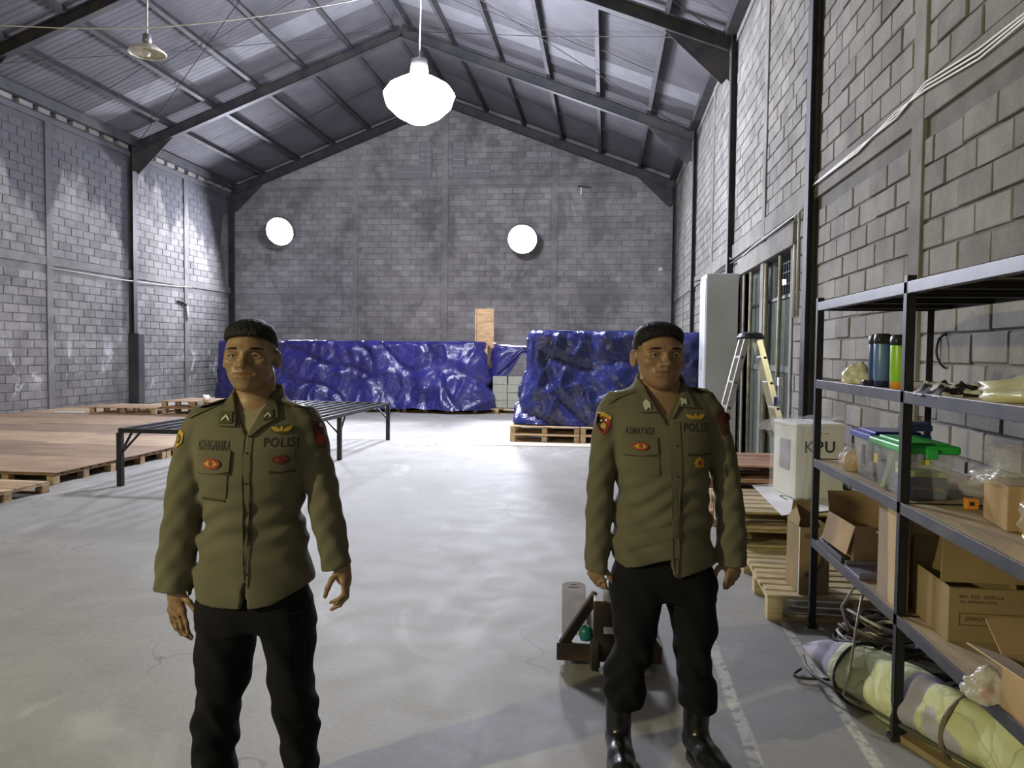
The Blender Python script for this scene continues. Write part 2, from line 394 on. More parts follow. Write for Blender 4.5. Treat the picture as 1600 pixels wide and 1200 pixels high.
def lay_blocks(wall, m, T, rot, s0, s1, z0, ztop, holes, nmax=300, skip=None):
    """T(s,out,z)->world. holes: list of (sa,sb,za,zb) kept free"""
    out = []; row = 0; z = z0
    while z + BH <= ztop(0, True) + .001:
        hh = BH-JOINT; s = s0 - (BLEN/2 if row % 2 else 0) - random.uniform(0, .05)
        while s < s1:
            a = max(s, s0); b = min(s+BLEN-JOINT*random.uniform(.7, 1.4), s1)
            segs = [(a, b)]
            for ha, hb, za, zb in holes:
                if z+hh <= za or z >= zb: continue
                ns = []
                for p, q in segs:
                    if q <= ha or p >= hb: ns.append((p, q)); continue
                    if p < ha: ns.append((p, ha-.005))
                    if q > hb: ns.append((hb+.005, q))
                segs = ns
            for p, q in segs:
                if q-p > .05 and z+hh <= ztop((p+q)/2, False): out.append((p, q, z, hh))
            s += BLEN
        z += BH; row += 1
    sc = []
    for i, (p, q, z, h) in enumerate(out):
        c = T((p+q)/2, 0, z+h/2)
        if (Vector(c)-Vector((0, 0, CH))).dot(CF) < .5: continue
        A = [proj(T(a, 0, b)) for a, b in ((p, z), (q, z), (q, z+h), (p, z+h))]
        if any(k[2] < .3 for k in A): continue
        uc = sum(k[0] for k in A)/4; vc = sum(k[1] for k in A)/4
        if -40 < uc < 1640 and -30 < vc < 1230 and not (skip and skip(uc, vc)):
            ar = abs(sum(A[k][0]*A[(k+1) % 4][1]-A[(k+1) % 4][0]*A[k][1] for k in range(4)))/2
            sc.append((ar, i))
    sc.sort(reverse=True); chosen = set(i for a, i in sc[:nmax])
    variants = []
    for k in range(14):
        b = MB(); block_geom(b, 1, 1, 1, 0, 0, 0, lambda x, y, z: (x, y, z)); b = MB()
        L_, H_ = BLEN-JOINT, BH-JOINT; bv = .006; jj = [random.uniform(-.004, .004) for _ in range(8)]
        v = [(0, 0, 0), (L_, 0, 0), (L_, 0, H_), (0, 0, H_), (0, .008, 0), (L_, .008, 0), (L_, .008, H_), (0, .008, H_),
             (bv+jj[0], .014, bv+jj[1]), (L_-bv+jj[2], .014, bv+jj[3]), (L_-bv+jj[4], .014, H_-bv+jj[5]), (bv+jj[6], .014, H_-bv+jj[7])]
        b.add(v, [(0, 1, 5, 4), (1, 2, 6, 5), (2, 3, 7, 6), (3, 0, 4, 7), (4, 5, 9, 8), (5, 6, 10, 9), (6, 7, 11, 10), (7, 4, 8, 11), (8, 9, 10, 11)], random.random())
        me = b.mesh('block', True); me.materials.append(m); variants.append(me)
    rest = MB()
    for i, (p, q, z, h) in enumerate(out):
        tz = random.gauss(0, .003)
        if i in chosen:
            o = link('block', random.choice(variants), wall, T(p, random.uniform(-.003, .003), z+tz), ((q-p)/(BLEN-JOINT), random.uniform(.8, 1.5), h/(BH-JOINT)), (random.gauss(0, .006), 0, rot))
        else:
            d = random.uniform(.010, .018)
            block_geom(rest, q-p, h, d, .006, .003, random.random(), lambda x, y, zz, p=p, z=z: T(p+x, y, z+zz+tz))
    o = rest.build('far_blocks', m, wall, tone=True); o['kind'] = 'stuff'; return len(out)
PW = .20
# right wall: s runs with -Y (so that x-axis of block, rotated +90deg... ) use s = Y
TR = lambda s, o, z: (XR-o, s, z)
holesR = [(y-PW/2, y+PW/2, 0, 9) for y in BAYMID] + [(y-.14, y+.14, 0, 9) for y in FRAMES] + [(YF, YB, 3.18, 3.42), (YF, YB, 6.85, 7.1), (DY0-.2, DY1+.3, 0, 3.1)]
# rotation: block local x -> +Y, local y(out) -> -X  : rotate +90deg about Z
nR = lay_blocks(wall_right, M['block_r'], TR, math.pi/2, 1.5, YB, .02, lambda s, t: 6.85, holesR)
TL = lambda s, o, z: (XL+o, -s, z)          # local x -> -Y, out -> +X : rotate -90deg
holesL = [(-y-PW/2, -y+PW/2, 0, 9) for y in BAYMID] + [(-y-.14, -y+.14, 0, 9) for y in FRAMES] + [(-YB, 0, 3.42, 3.62), (-YB, 0, 6.62, 6.75)]
nL = lay_blocks(wall_left, M['block_l'], TL, -math.pi/2, -YB, -8, .02, lambda s, t: 6.62, holesL)
TB = lambda s, o, z: (-s, YB-o, z)          # local x -> -X, out -> -Y : rotate 180deg
PBX = [-8.29, -5.26, -1.68]
VENTS = []
for cx, sgn in ((-5.78, -1), (-4.62, 1)):
    pass
def vent_cells():
    cells = []
    for i in range(6):
        for j in range(2):
            cells.append((-4.92+.205*i, 7.30+.19*j)); cells.append((-5.82-.205*i, 7.30+.19*j))
    for i in range(2):
        for j in range(2, 6):
            cells.append((-4.92+.205*i, 7.30+.19*j)); cells.append((-5.82-.205*i, 7.30+.19*j))
    return cells
VC = vent_cells()
holesB = [(-x-PW/2, -x+PW/2, 0, 9.9) for x in PBX] + [(-XR, -XL, 3.42, 3.62), (-XR, -XL, 6.95, 7.15)]
holesB += [(4.92-.105-.205*5, 4.92+.105, 7.2, 7.6), (5.82-.105, 5.82+.105+.205*5, 7.2, 7.6), (4.92-.31, 4.92+.105, 7.6, 8.36), (5.82-.105, 5.82+.31, 7.6, 8.36)]
nB = lay_blocks(wall_back, M['block_b'], TB, math.pi, -XR, -XL, .02, lambda s, t: (9.6 if t else roof_z(-s)-.25), holesB, skip=lambda u, v: v > 530)
for (y0) in BAYMID:
    MB().box(XR-.035, XR, y0-PW/2, y0+PW/2, 0, EAVE).build('concrete_pilaster', M['conc_r'], wall_right, bevel=.006)
    MB().box(XL, XL+.04, y0-PW/2, y0+PW/2, 0, 6.7).build('concrete_pilaster', M['conc_l'], wall_left, bevel=.006)
for x in PBX: MB().box(x-PW/2, x+PW/2, YB-.035, YB, 0, roof_z(x)-.3).build('concrete_pilaster', M['conc_b'], wall_back, bevel=.006)
def band(wall, m, box, name='ring_beam'): return MB().box(*box).build(name, m, wall, bevel=.006)
band(wall_right, M['conc_r'], (XR-.03, XR, 1.5, YB, 3.18, 3.42)); band(wall_right, M['conc_r'], (XR-.03, XR, 1.5, YB, 6.85, 7.05))
band(wall_left, M['conc_l'], (XL, XL+.03, 3, YB, 3.42, 3.62)); band(wall_left, M['conc_l'], (XL, XL+.05, 3, YB, 6.62, 6.75))
band(wall_back, M['conc_b'], (XL, XR, YB-.03, YB, 3.42, 3.62)); band(wall_back, M['conc_b'], (XL, XR, YB-.045, YB, 6.95, 7.15))
# a row of loose blocks seen above the left ring beam
for k in range(26):
    y = 10.2 + k*.56
    if min(abs(y-f) for f in FRAMES) < .3: continue
    MB().box(XL, XL+.12, y, y+random.uniform(.34, .44), 6.76, 6.76+random.uniform(.17, .21)).build('top_block', M['mortar_r'], wall_left, bevel=.008)
# vent blocks: a square frame with a cross-shaped pierced rosette
vb = MB(); s = .095
for a0, a1, b0, b1 in ((-s, s, -s, -s+.018), (-s, s, s-.018, s), (-s, -s+.018, -s, s), (s-.018, s, -s, s)): vb.box(a0, a1, -.03, 0, b0, b1)
vb.tube([(math.cos(t)*.058, -.02, math.sin(t)*.058) for t in np.linspace(0, 2*math.pi, 13)[:-1]], .012, 5, True)
vb.bar((-.06, -.02, -.06), (.06, -.02, .06), .02, .02); vb.bar((-.06, -.02, .06), (.06, -.02, -.06), .02, .02)
vme = vb.mesh('vent_block'); vme.materials.append(mat('pale_vent_block', (.36, .36, .38), .9))
vback = mat('vent_shadow', (.05, .05, .06), .9)
for x, z in VC: link('vent_block', vme, wall_back, (x, YB-.005, z))
for x0, x1, z0, z1 in ((-5.03, -3.78, 7.2, 7.6), (-6.95, -5.71, 7.2, 7.6), (-5.03, -4.6, 7.6, 8.36), (-6.14, -5.71, 7.6, 8.36)):
    MB().box(x0, x1, YB-.006, YB-.001, z0, z1).build('vent_shade_panel', vback, wall_back)  # thin dark panels paint the shade behind the pierced blocks

# roof -------------------------------------------------------------------
ceiling = structure(MB().box(XM-.25, XM+.25, YF, YB+.3, RIDGE+.03, RIDGE+.09).build('ceiling', M['roof']))
def slope_pt(side, t, y, dz=0):   # t 0 at ridge, 1 at eave (+ overhang)
    x = XM + side*t*(XR-XM); return (x, y, RIDGE-(RIDGE-EAVE)*t + dz)
SW = .80
nsh = int(math.ceil((YB+.3-1.0)/SW))
for side in (-1, 1):
    for k in range(nsh):
        y0 = YB+.3 - (k+1)*SW; b = MB(); prof = []
        for q in range(5):
            yy = y0 + q*SW/5; prof += [(yy, 0), (yy+.06, 0), (yy+.085, .006), (yy+.125, .006), (yy+.15, 0)]
        prof.append((y0+SW+.02, 0.002)); dz = .004*(k % 2)
        v = []; f = []
        for (yy, h) in prof: v.append(slope_pt(side, 0, yy, .03+h+dz)); v.append(slope_pt(side, 1.05, yy, .03+h+dz))
        for i in range(len(prof)-1): f.append((2*i, 2*i+1, 2*i+3, 2*i+2))
        b.add(v, f); b.build('roof_sheet', M['roof_clear'] if (k in (9, 17)) else M['roof'], ceiling)
MB().box(XL-.3, XR+.3, YF-.2, 1.6, RIDGE+.1, RIDGE+.15).build('roof_deck', M['roof'], ceiling)
MB().box(XL-.3, XL-.25, YF-.2, 1.6, 6, RIDGE+.1).build('roof_side', M['roof'], ceiling)
PURL = [.03, .18, .345, .51, .675, .84]
for side in (-1, 1):
    for t in PURL:
        p = slope_pt(side, t, 0, -.075); b = MB()
        ang = math.atan2(RIDGE-EAVE, XR-XM)*side
        Mx = Matrix.Translation((p[0], 0, p[2])) @ Matrix.Rotation(ang, 4, 'Y')
        b.box(-.035, .035, 1.2, YB, -.075, .085, Mx); b.box(-.035, .06, 1.2, YB, -.083, -.073, Mx)
        b.build('purlin', M['steel'], ceiling)
# eave beams along both walls
MB().box(XL-.02, XL+.26, 1.2, YB, 6.86, 7.08).build('eave_beam', M['steel'], ceiling)
MB().box(XR-.22, XR+.02, 1.2, YB, 6.95, 7.10).build('eave_beam', M['steel'], ceiling)
def ibeam(mb, a, b, up, h, wd, tf=.012, tw=.008):
    a = Vector(a); b = Vector(b); up = Vector(up).normalized(); d = (b-a).normalized(); up = (up-d*up.dot(d)).normalized()
    for s_ in (-1, 1): mb.bar(a+up*s_*(h/2-tf/2), b+up*s_*(h/2-tf/2), wd, tf, up)
    mb.bar(a, b, tw, h, up)
for yf in FRAMES:
    for side in (-1, 1):
        xw = XL+.11 if side < 0 else XR-.11
        e = Vector(slope_pt(side, .985, yf, -.28)); r_ = Vector(slope_pt(side, 0, yf, -.28)); b = MB()
        ibeam(b, e, r_, (0, 0, 1), .26, .16)
        b.build('rafter', M['steel'], ceiling)
        hb = MB(); ex = slope_pt(side, .84, yf, -.36)      # haunch: triangular gusset plate with flange
        q = [(xw-side*.02, 6.2), (xw-side*.02, 6.8), (ex[0], ex[2])]
        v = [(x, yf-.01, z) for x, z in q] + [(x, yf+.01, z) for x, z in q]
        hb.add(v, [(0, 1, 2), (5, 4, 3), (0, 3, 4, 1), (1, 4, 5, 2), (2, 5, 3, 0)])
        hb.bar((xw-side*.1, yf, 6.2), (ex[0], yf, ex[2]), .14, .012, (0, 1, 0)); hb.build('haunch_plate', M['steel'], ceiling)
        cb = MB(); ibeam(cb, (XL+.07 if side < 0 else XR-.055, yf, 0), (XL+.07 if side < 0 else XR-.055, yf, 6.95), (1, 0, 0), .11 if side > 0 else .14, .16)
        cb.build('steel_column', M['steel'], wall_left if side < 0 else wall_right)
    if yf in (19.25,):
        MB().box(XL, XL+.30, yf-.14, yf+.14, 0, 1.95).build('concrete_plinth', M['steel'], wall_left, bevel=.02)
# sag rods between purlins, cross bracing
for yb in (5.6, 10.9, 16.3, 21.9):
    for side in (-1, 1):
        for i in range(len(PURL)-1):
            MB().bar(slope_pt(side, PURL[i], yb, -.1), slope_pt(side, PURL[i+1], yb+.25, -.1), .014, .014).build('sag_rod', M['steel'], ceiling)
for y0, y1 in ((8.35, 13.62), (13.62, 19.25)):
    for side in (-1, 1):
        MB().tube([slope_pt(side, .02, y0, -.2), slope_pt(side, .5, (y0+y1)/2, -.22), slope_pt(side, .97, y1, -.2)], .009, 5).build('brace_rod', M['steel'], ceiling)
        MB().tube([slope_pt(side, .02, y1, -.2), slope_pt(side, .5, (y0+y1)/2, -.24), slope_pt(side, .97, y0, -.2)], .009, 5).build('brace_rod', M['steel'], ceiling)
#@@PART2
# ------------------------------------------------------------------ doorway in the right wall
door_1 = structure(MB().box(XR-.02, XR+.25, DY0-.12, DY0, 0, DZ).box(XR-.02, XR+.25, DY1, DY1+.12, 0, DZ).build('door_1', M['conc_r'], bevel=.006))
MB().box(XR-.06, XR+.02, DY0-.25, DY1+.4, DZ, DZ+.26).build('lintel', M['conc_r'], wall_right, bevel=.008)
def shutter(y0, y1, z0, z1, n):
    for k in range(n):
        a = y0+(y1-y0)*k/n; b_ = y0+(y1-y0)*(k+1)/n
        b = MB(); b.add([(XR+.10, a, z0), (XR+.07, (a*2+b_)/3, z0), (XR+.07, (a+b_*2)/3, z0), (XR+.10, b_, z0),
                         (XR+.10, a, z1), (XR+.07, (a*2+b_)/3, z1), (XR+.07, (a+b_*2)/3, z1), (XR+.10, b_, z1)], [(0, 1, 5, 4), (1, 2, 6, 5), (2, 3, 7, 6)])
        b.build('shutter_slat', M['green_gate'], door_1)
shutter(9.36, 12.38, .05, 2.28, 40)
shutter(10.6, 12.38, 2.30, 2.80, 24)
MB().box(XR+.05, XR+.12, 9.36, 12.38, 1.35, 1.43).build('shutter_rail', M['green_gate'], door_1)
MB().box(XR+.05, XR+.12, 9.36, 12.38, 2.27, 2.31).build('shutter_rail', M['steel2'], door_1)
for y in (9.95, 10.8, 11.9):
    MB().tube([(XR+.0, y, 0), (XR+.0, y+.02, 1.4), (XR+.0, y, 2.8)], .028, 8).build('gate_post', M['gate_post'], door_1, smooth_=True)
for k in range(9): MB().box(XR+.09, XR+.10, 9.40+k*.13, 9.412+k*.13, 2.31, 2.82).build('grille_bar', M['steel'], door_1)
for z in (2.45, 2.6, 2.72): MB().box(XR+.09, XR+.10, 9.38, 10.6, z, z+.008).build('grille_bar', M['steel'], door_1)
# the building across the yard and its lamp
structure(MB().box(XR+.25, 12, 6, 15, -.1, 0).build('floor_outside', M['conc_b']))
structure(MB().box(6.0, 6.2, 6, 16, 0, 5.0).build('wall_outside', mat('outside_blue_wall', (.10, .15, .30), .8, 0, .3, 1.5)))
t = thing('outdoor_lamp', 'small bright lamp seen through the grille above the doorway shutter', 'lamp', (3.6, 15.4, 3.0))
t.location = at(1225, 441, X=3.6)
MB().lathe([(.0, .06), (.04, .05), (.055, 0), (.04, -.05), (0, -.06)], n=14, cap=False).build('bulb', mat('outside_bulb', (1, 1, 1), emit=(.8, .88, 1), estr=60), t, smooth_=True)
MB().box(-.03, .03, -.03, .03, .05, .14).build('socket', M['black_plastic'], t)
MB().tube([(0, .03, .10), (0, .25, .12), (0, .25, -t.location.z)], .02, 8).build('pole', M['steel'], t)

# ------------------------------------------------------------------ lamps
def highbay(name, label, loc, r, m, top, off=False):
    t = thing(name, label, 'lamp', loc)
    MB().lathe([(.0, r*.95), (r*.22, r*.95), (r*.26, r*.6), (r*.2, r*.42), (0, r*.42)], n=20, cap=False).build('ballast_housing', M['lamp_body'], t, smooth_=True)
    if off:
        MB().lathe([(r*.16, r*.45), (r*.55, r*.28), (r*.95, 0), (r, -.02), (r*.97, -.03), (r*.93, 0), (r*.5, r*.22), (r*.1, r*.36)], n=28, cap=False).build('reflector', m, t, smooth_=True)
        MB().lathe([(.0, .1), (.05, .08), (.06, .0), (.04, -.06), (0, -.08)], n=14, cap=False).build('bulb', M['plastic_milky'], t, smooth_=True)
        MB().tube([(r*math.cos(a), r*math.sin(a), -.03) for a in np.linspace(0, 2*math.pi, 25)[:-1]], .015, 6, True).build('rim', M['lamp_off'], t)
    else:
        MB().lathe([(r*.18, r*.46), (r*.5, r*.40), (r*.85, r*.2), (r, -.02*r), (r*.9, -r*.34), (r*.6, -r*.62), (r*.25, -r*.80), (0, -r*.84)], n=28, cap=False).build('bulb', m, t, smooth_=True)
    if top is None:
        pass
    else: MB().tube([(0, 0, r*.9), (0.02, 0, (top-loc[2])*.5), (0, 0, top-loc[2])], .012, 6).build('hanging_wire', M['white_cable'], t)
    return t
highbay('high_bay_lamp', 'large glaring high-bay lamp hanging below the roof ridge', MAIN, .62, M['emit_main'], roof_z(MAIN.x)-.1)  # bulb oversized so its bright shape stands in for the glare
def floodlight(name, label, loc, r):
    t = thing(name, label, 'lamp', loc); Mx = Matrix.Rotation(math.radians(-68), 4, 'X')
    def rot(b): b.v = [tuple(Mx @ Vector(v)) for v in b.v]; return b
    rot(MB().lathe([(r*.25, .30*r), (r*.7, .22*r), (r*1.0, 0), (r*1.04, -.10*r), (r*1.0, -.38*r), (r*.96, -.38*r), (r*.93, .0), (r*.6, .15*r), (0, .17*r)], n=28, cap=False)).build('housing', M['lamp_body'], t, smooth_=True)
    rot(MB().lathe([(r*.93, -.12*r), (r*.85, -.22*r), (r*.6, -.30*r), (r*.3, -.33*r), (0, -.34*r)], n=28, cap=False)).build('lit_dome', M['emit_back'], t, smooth_=True)  # dome enlarged beyond a real lamp to fill out its glare
    MB().tube([(0, r*.3, 0), (0, r*.7, .05), (0, YB-loc[1]-.03, .05)], .03, 8).build('wall_arm', M['steel'], t)
    MB().box(-.1, .1, YB-loc[1]-.045, YB-loc[1]-.02, -.07, .17).build('wall_plate', M['steel'], t)
floodlight('flood_lamp', 'small glaring lamp on the left part of the back wall', BACKL, .46)
floodlight('flood_lamp', 'small glaring lamp on the right part of the back wall', BACKR, .46)
OFFL = at(230, 80, Y=11.0)
highbay('high_bay_lamp', 'unlit round high-bay lamp hanging at upper left', OFFL, .26, M['lamp_off'], roof_z(OFFL.x)-.1, off=True)

# ------------------------------------------------------------------ pallets
def pallet_parts(t, W, D, H, mats, nb=7, tight=False, seed=0):
    rr = random.Random(seed); bt = .018
    gap = (.006 if tight else .035)
    bw = (D-gap*(nb-1))/nb
    for k in range(nb):
        y = k*(bw+gap)
        MB().box(0+rr.uniform(-.008, .008), W+rr.uniform(-.008, .008), y, y+bw, H-bt, H+rr.uniform(-.002, .002)).build('deck_board', rr.choice(mats), t, bevel=.003)
    for k in range(3):
        x = k*(W-.09)/2
        for j in range(3):
            y = j*(D-.10)/2
            MB().box(x, x+.09, y, y+.10, bt, H-bt*2).build('spacer_block', rr.choice(mats), t, bevel=.003)
        MB().box(x, x+.09, 0, D, H-bt*2, H-bt-.001).build('stringer', rr.choice(mats), t)
    for k in range(3):
        y = k*(D-.10)/2
        MB().box(0, W, y, y+.10, 0, bt).build('bottom_board', rr.choice(mats), t, bevel=.003)
PAL = {}
def pallet(kind, label, loc, rz=0, group=None, W=1.2, D=1.0, H=.14, nb=7, tight=False):
    key = (kind, W, D, H, nb, tight)
    if key not in PAL:
        t = thing('wooden_pallet', label, 'pallet', loc, rz, group)
        pallet_parts(t, W, D, H, M[kind], nb, tight, len(PAL)); PAL[key] = (t, children(t)); return t
    t = copy_tree(*PAL[key]); t.location = loc; t.rotation_euler = (0, 0, rz); t['label'] = label
    if group: t['group'] = group
    elif 'group' in t: del t['group']
    return t
# platform of pallets along the left wall, covered with plywood
GP = 'pallets carrying the plywood floor on the left'
y = 8.0
while y < 17.0:
    pallet('wood', 'low wooden pallet under the right edge of the brown plywood platform', (-7.42, y, 0), 0, GP, W=1.22, D=1.12, H=.13); y += 1.14
for k in range(4):
    pallet('wood', 'low wooden pallet under the near edge of the brown plywood platform', (-8.66-k*1.24, 8.0, 0), 0, 'pallets along the near edge of the plywood floor', W=1.22, D=1.12, H=.13)
for k in range(2):
    pallet('wood', ['low pallet with a pale top, in front of the plywood platform at the left edge', 'low pallet beside the left frame edge, next to the pale-topped one'][k], (-7.22-k*1.24, 6.55, 0), math.radians(-2), None, W=1.22, D=1.12, H=.12, tight=True)
GS = 'plywood sheets laid on the pallets by the left wall'
k = 0
for iy in range(8):
    for ix in range(3):
        x1 = -6.18-ix*2.14; x0 = max(XL+.02, x1-2.12); y0 = 8.0+iy*1.23 + (ix % 2)*.2; 
        if iy == 0: y0 = 8.0
        y1 = 8.0+(iy+1)*1.23-.012 + (ix % 2)*.2
        o = MB().box(x0, x1, y0, y1, 0, .012).build('plywood_sheet', M['ply'][(iy*2+ix*3+k) % 4], loc=(0, 0, .134+random.uniform(0, .003)), bevel=.002)
        tag(o, 'brown plywood sheet laid flat on pallets by the left wall', 'plywood', GS); k += 1
tag(MB().box(-.30, .30, -.03, .03, 0, .03).build('white_batten', M['white'], loc=at(107, 645, Z=.155), bevel=.004), 'short white stick lying on the plywood near the left wall', 'stick').rotation_euler = (0, 0, .25)
# stacks standing on the platform
a = at(140, 646, Z=.15)
for i in range(3):
    pallet('wood', ['single pallet lying on the plywood, leftmost of the far pallets', 'lower pallet of the far right stack on the plywood', 'upper pallet of the far right stack on the plywood, under the cup'][i],
           [(a.x, a.y, .15), (a.x+1.55, a.y+.15, .15), (a.x+1.52, a.y+.2, .30)][i], math.radians([3, -2, -2][i]), None, W=1.45, D=1.1, H=.14)
t = thing('white_cup', 'small white cup on the far pallet stack by the left wall', 'cup', (0, 0, 0)); t.location = (a.x+2.45, a.y+.35, .44)
MB().lathe([(0, 0), (.06, 0), (.07, .13), (.062, .13), (.052, .01), (0, .01)], n=14, cap=False).build('bowl', M['white'], t, smooth_=True)
MB().tube([(.065, 0, .10), (.10, 0, .09), (.10, 0, .04), (.06, 0, .03)], .008, 6).build('handle', M['white'], t)

# ------------------------------------------------------------------ black steel rack frame (bed-like)
t = thing('steel_slat_frame', 'long low black steel frame with slatted top on tall legs', 'frame', (-5.45, 8.1, 0))
W_, D_, H_ = 1.70, 4.95, .66
def p_(b, name, m=M['steel2']): return b.build(name, m, t, bevel=.003)
for x in (0, W_): p_(MB().box(x-.025, x+.025, 0, D_, H_-.05, H_), 'side_rail')
for y in (0, D_): p_(MB().box(0, W_, y-.025, y+.025, H_-.05, H_), 'end_rail')
p_(MB().box(0, W_, D_/2-.02, D_/2+.02, H_-.06, H_-.02), 'cross_rail')
for i in range(8):
    x = (i+1)*W_/9; p_(MB().box(x-.02, x+.02, .02, D_-.02, H_-.035, H_-.005), 'slat')
for x in (0, W_):
    for y in (0, D_/2, D_):
        p_(MB().box(x-.03, x+.03, y-.03, y+.03, 0, H_-.05), 'leg')
        sx = 1 if x == 0 else -1
        p_(MB().bar((x, y, H_-.30), (x+sx*.24, y, H_-.05), .022, .022), 'corner_brace')
        for sy in ((1,) if y == 0 else (-1,) if y == D_ else (1,)):
            p_(MB().bar((x, y, H_-.30), (x, y+sy*.24, H_-.05), .022, .022), 'corner_brace')

# ------------------------------------------------------------------ tarpaulins
from mathutils import noise as MN
def nz(x, y, z=0.0): return MN.noise(Vector((x, y, z)))
def tarp_mat(name, c):
    m = bpy.data.materials.new(name); m.use_nodes = True; N, L = nodes(m); b = N['Principled BSDF']
    g_ = N.new('ShaderNodeNewGeometry'); P = g_.outputs['Position']
    n1 = noise(N, L, P, 1.6, 5, .8)
    col = mixc(N, L, smooth(N, L, n1, .35, .7), tuple(x*.75 for x in c), tuple(min(1, x*1.25) for x in c))
    dust = noise(N, L, P, 5, 9, 1.2)
    col = mixc(N, L, mth(N, L, 'MULTIPLY', smooth(N, L, dust, .54, .74), .28), col, (.17, .17, .30))
    L.new(col, b.inputs['Base Color']); b.inputs['Roughness'].default_value = .27; b.inputs['Specular IOR Level'].default_value = .6
    v = N.new('ShaderNodeTexVoronoi'); v.feature = 'DISTANCE_TO_EDGE'; v.inputs['Scale'].default_value = 2.6
    nn = N.new('ShaderNodeTexNoise'); nn.inputs['Scale'].default_value = 3; nn.inputs['Detail'].default_value = 5; L.new(P, nn.inputs['Vector'])
    ad = N.new('ShaderNodeVectorMath'); ad.operation = 'ADD'; L.new(P, ad.inputs[0]); L.new(nn.outputs['Color'], ad.inputs[1]); L.new(ad.outputs[0], v.inputs['Vector'])
    h = mth(N, L, 'ADD', mth(N, L, 'MULTIPLY', v.outputs['Distance'], 1.3), noise(N, L, P, 9, 5, 1.5))
    bp = N.new('ShaderNodeBump'); bp.inputs['Strength'].default_value = .45; bp.inputs['Distance'].default_value = .03
    L.new(h, bp.inputs['Height']); L.new(bp.outputs[0], b.inputs['Normal'])
    return m
M['tarp'] = tarp_mat('blue_tarpaulin', (.021, .020, .14))
M['tarp2'] = tarp_mat('deep_blue_tarpaulin', (.014, .019, .11))
def tarp(name, label, x0, x1, y0, y1, zt, hem, flare=.15, amp=.07, m='tarp', seed=0., nx=150, rnd=.18, sag=.05):
    """cloth draped over a block of goods: skirt on left, front and right, then the top"""
    Ls = y1-y0; Wd = x1-x0; per = Ls+Wd+Ls
    def base(s):   # s in 0..per, returns point and outward normal with rounded corners
        c = rnd
        if s < Ls-c: return Vector((x0, y1-s, 0)), Vector((-1, 0, 0))
        if s < Ls+c:
            a_ = (s-(Ls-c))/(2*c)*math.pi/2; return Vector((x0+c-c*math.cos(a_), y0+c-c*math.sin(a_), 0)), Vector((-math.cos(a_), -math.sin(a_), 0))
        if s < Ls+Wd-c: return Vector((x0+s-Ls, y0, 0)), Vector((0, -1, 0))
        if s < Ls+Wd+c:
            a_ = (s-(Ls+Wd-c))/(2*c)*math.pi/2; return Vector((x1-c+c*math.sin(a_), y0+c-c*math.cos(a_), 0)), Vector((math.sin(a_), -math.cos(a_), 0))
        return Vector((x1, y0+s-Ls-Wd, 0)), Vector((1, 0, 0))
    cen = Vector(((x0+x1)/2, (y0+y1)/2, 0)); ns = int(nx); nv = 46; side = 32
    def fn(u, v_):
        s_ = u*per; p, n = base(s_); k = v_*nv
        top = zt + sag*nz(p.x*1.3+seed, p.y*1.3, 5)
        if k <= side:
            t_ = k/side; h0 = hem(p.x, s_); z = h0 + (top-h0)*t_
            d = 1-t_
            pleat = nz(s_*2.1+seed + t_*nz(s_*.5, seed)*2.2, t_*.7+seed)*amp*(.35+.65*d)
            sl = abs(nz(s_*.9+t_*1.3+seed*3, t_*.9-s_*.5, 2)); pleat += -(max(0, .12-sl))*amp*4.5
            sl2 = abs(nz(s_*1.4-t_*2.0+seed*5, t_*1.5+s_*.4, 8)); pleat += (max(0, .10-sl2))*amp*3.5
            pleat += nz(s_*7+seed, t_*6, 3)*amp*.16
            q = p + n*(flare*d**1.6 + pleat)
            if t_ > .93: q -= n*(.05*((t_-.93)/.07)**2)
            return (q.x, q.y, z)
        f = (k-side)/(nv-side); f_ = f**1.0
        q = p.lerp(cen, min(.98, f_)); q -= n*.05*(1-f_)
        return (q.x, q.y, top*(1-f_) + (zt+sag*nz(q.x*1.5+seed, q.y*1.5))*f_ + .03*nz(q.x*4, q.y*4, seed))
    o = MB().grid(fn, ns, nv).build(name, M[m], smooth_=True)
    return tag(o, label, 'tarpaulin')
tarp('tarpaulin', 'wide blue tarpaulin over goods along the back wall, behind the left policeman', -8.35, -3.02, 18.95, 21.6, 1.80,
     lambda x, s: .10+.05*nz(x*2, 3)+.02*abs(nz(x*7, 1)), .25, .16, 'tarp', 1.3, 230)
tarp('tarpaulin', 'violet-blue tarpaulin in the far left corner, behind the wide one', -11.6, -8.1, 21.9, 24.3, 1.82, lambda x, s: .02, .1, .1, 'tarp', 7.7, 90)
tarp('tarpaulin', 'shiny blue tarpaulin drawn up in a slant over the grey cartons', -2.86, -1.0, 19.45, 21.6, 1.72,
     lambda x, s: (.35+1.15*max(0, min(1, (x+2.85)/.75))), .04, .14, 'tarp', 4.1, 90)
tarp('tarpaulin', 'deep blue tarpaulin draped over the pallet stacks behind the right policeman', -1.36, 1.74, 13.55, 16.2, 1.93,
     lambda x, s: .29+.04*nz(x*2, 9)+.05*max(0, -x-.9), .24, .17, 'tarp2', 2.2, 190)
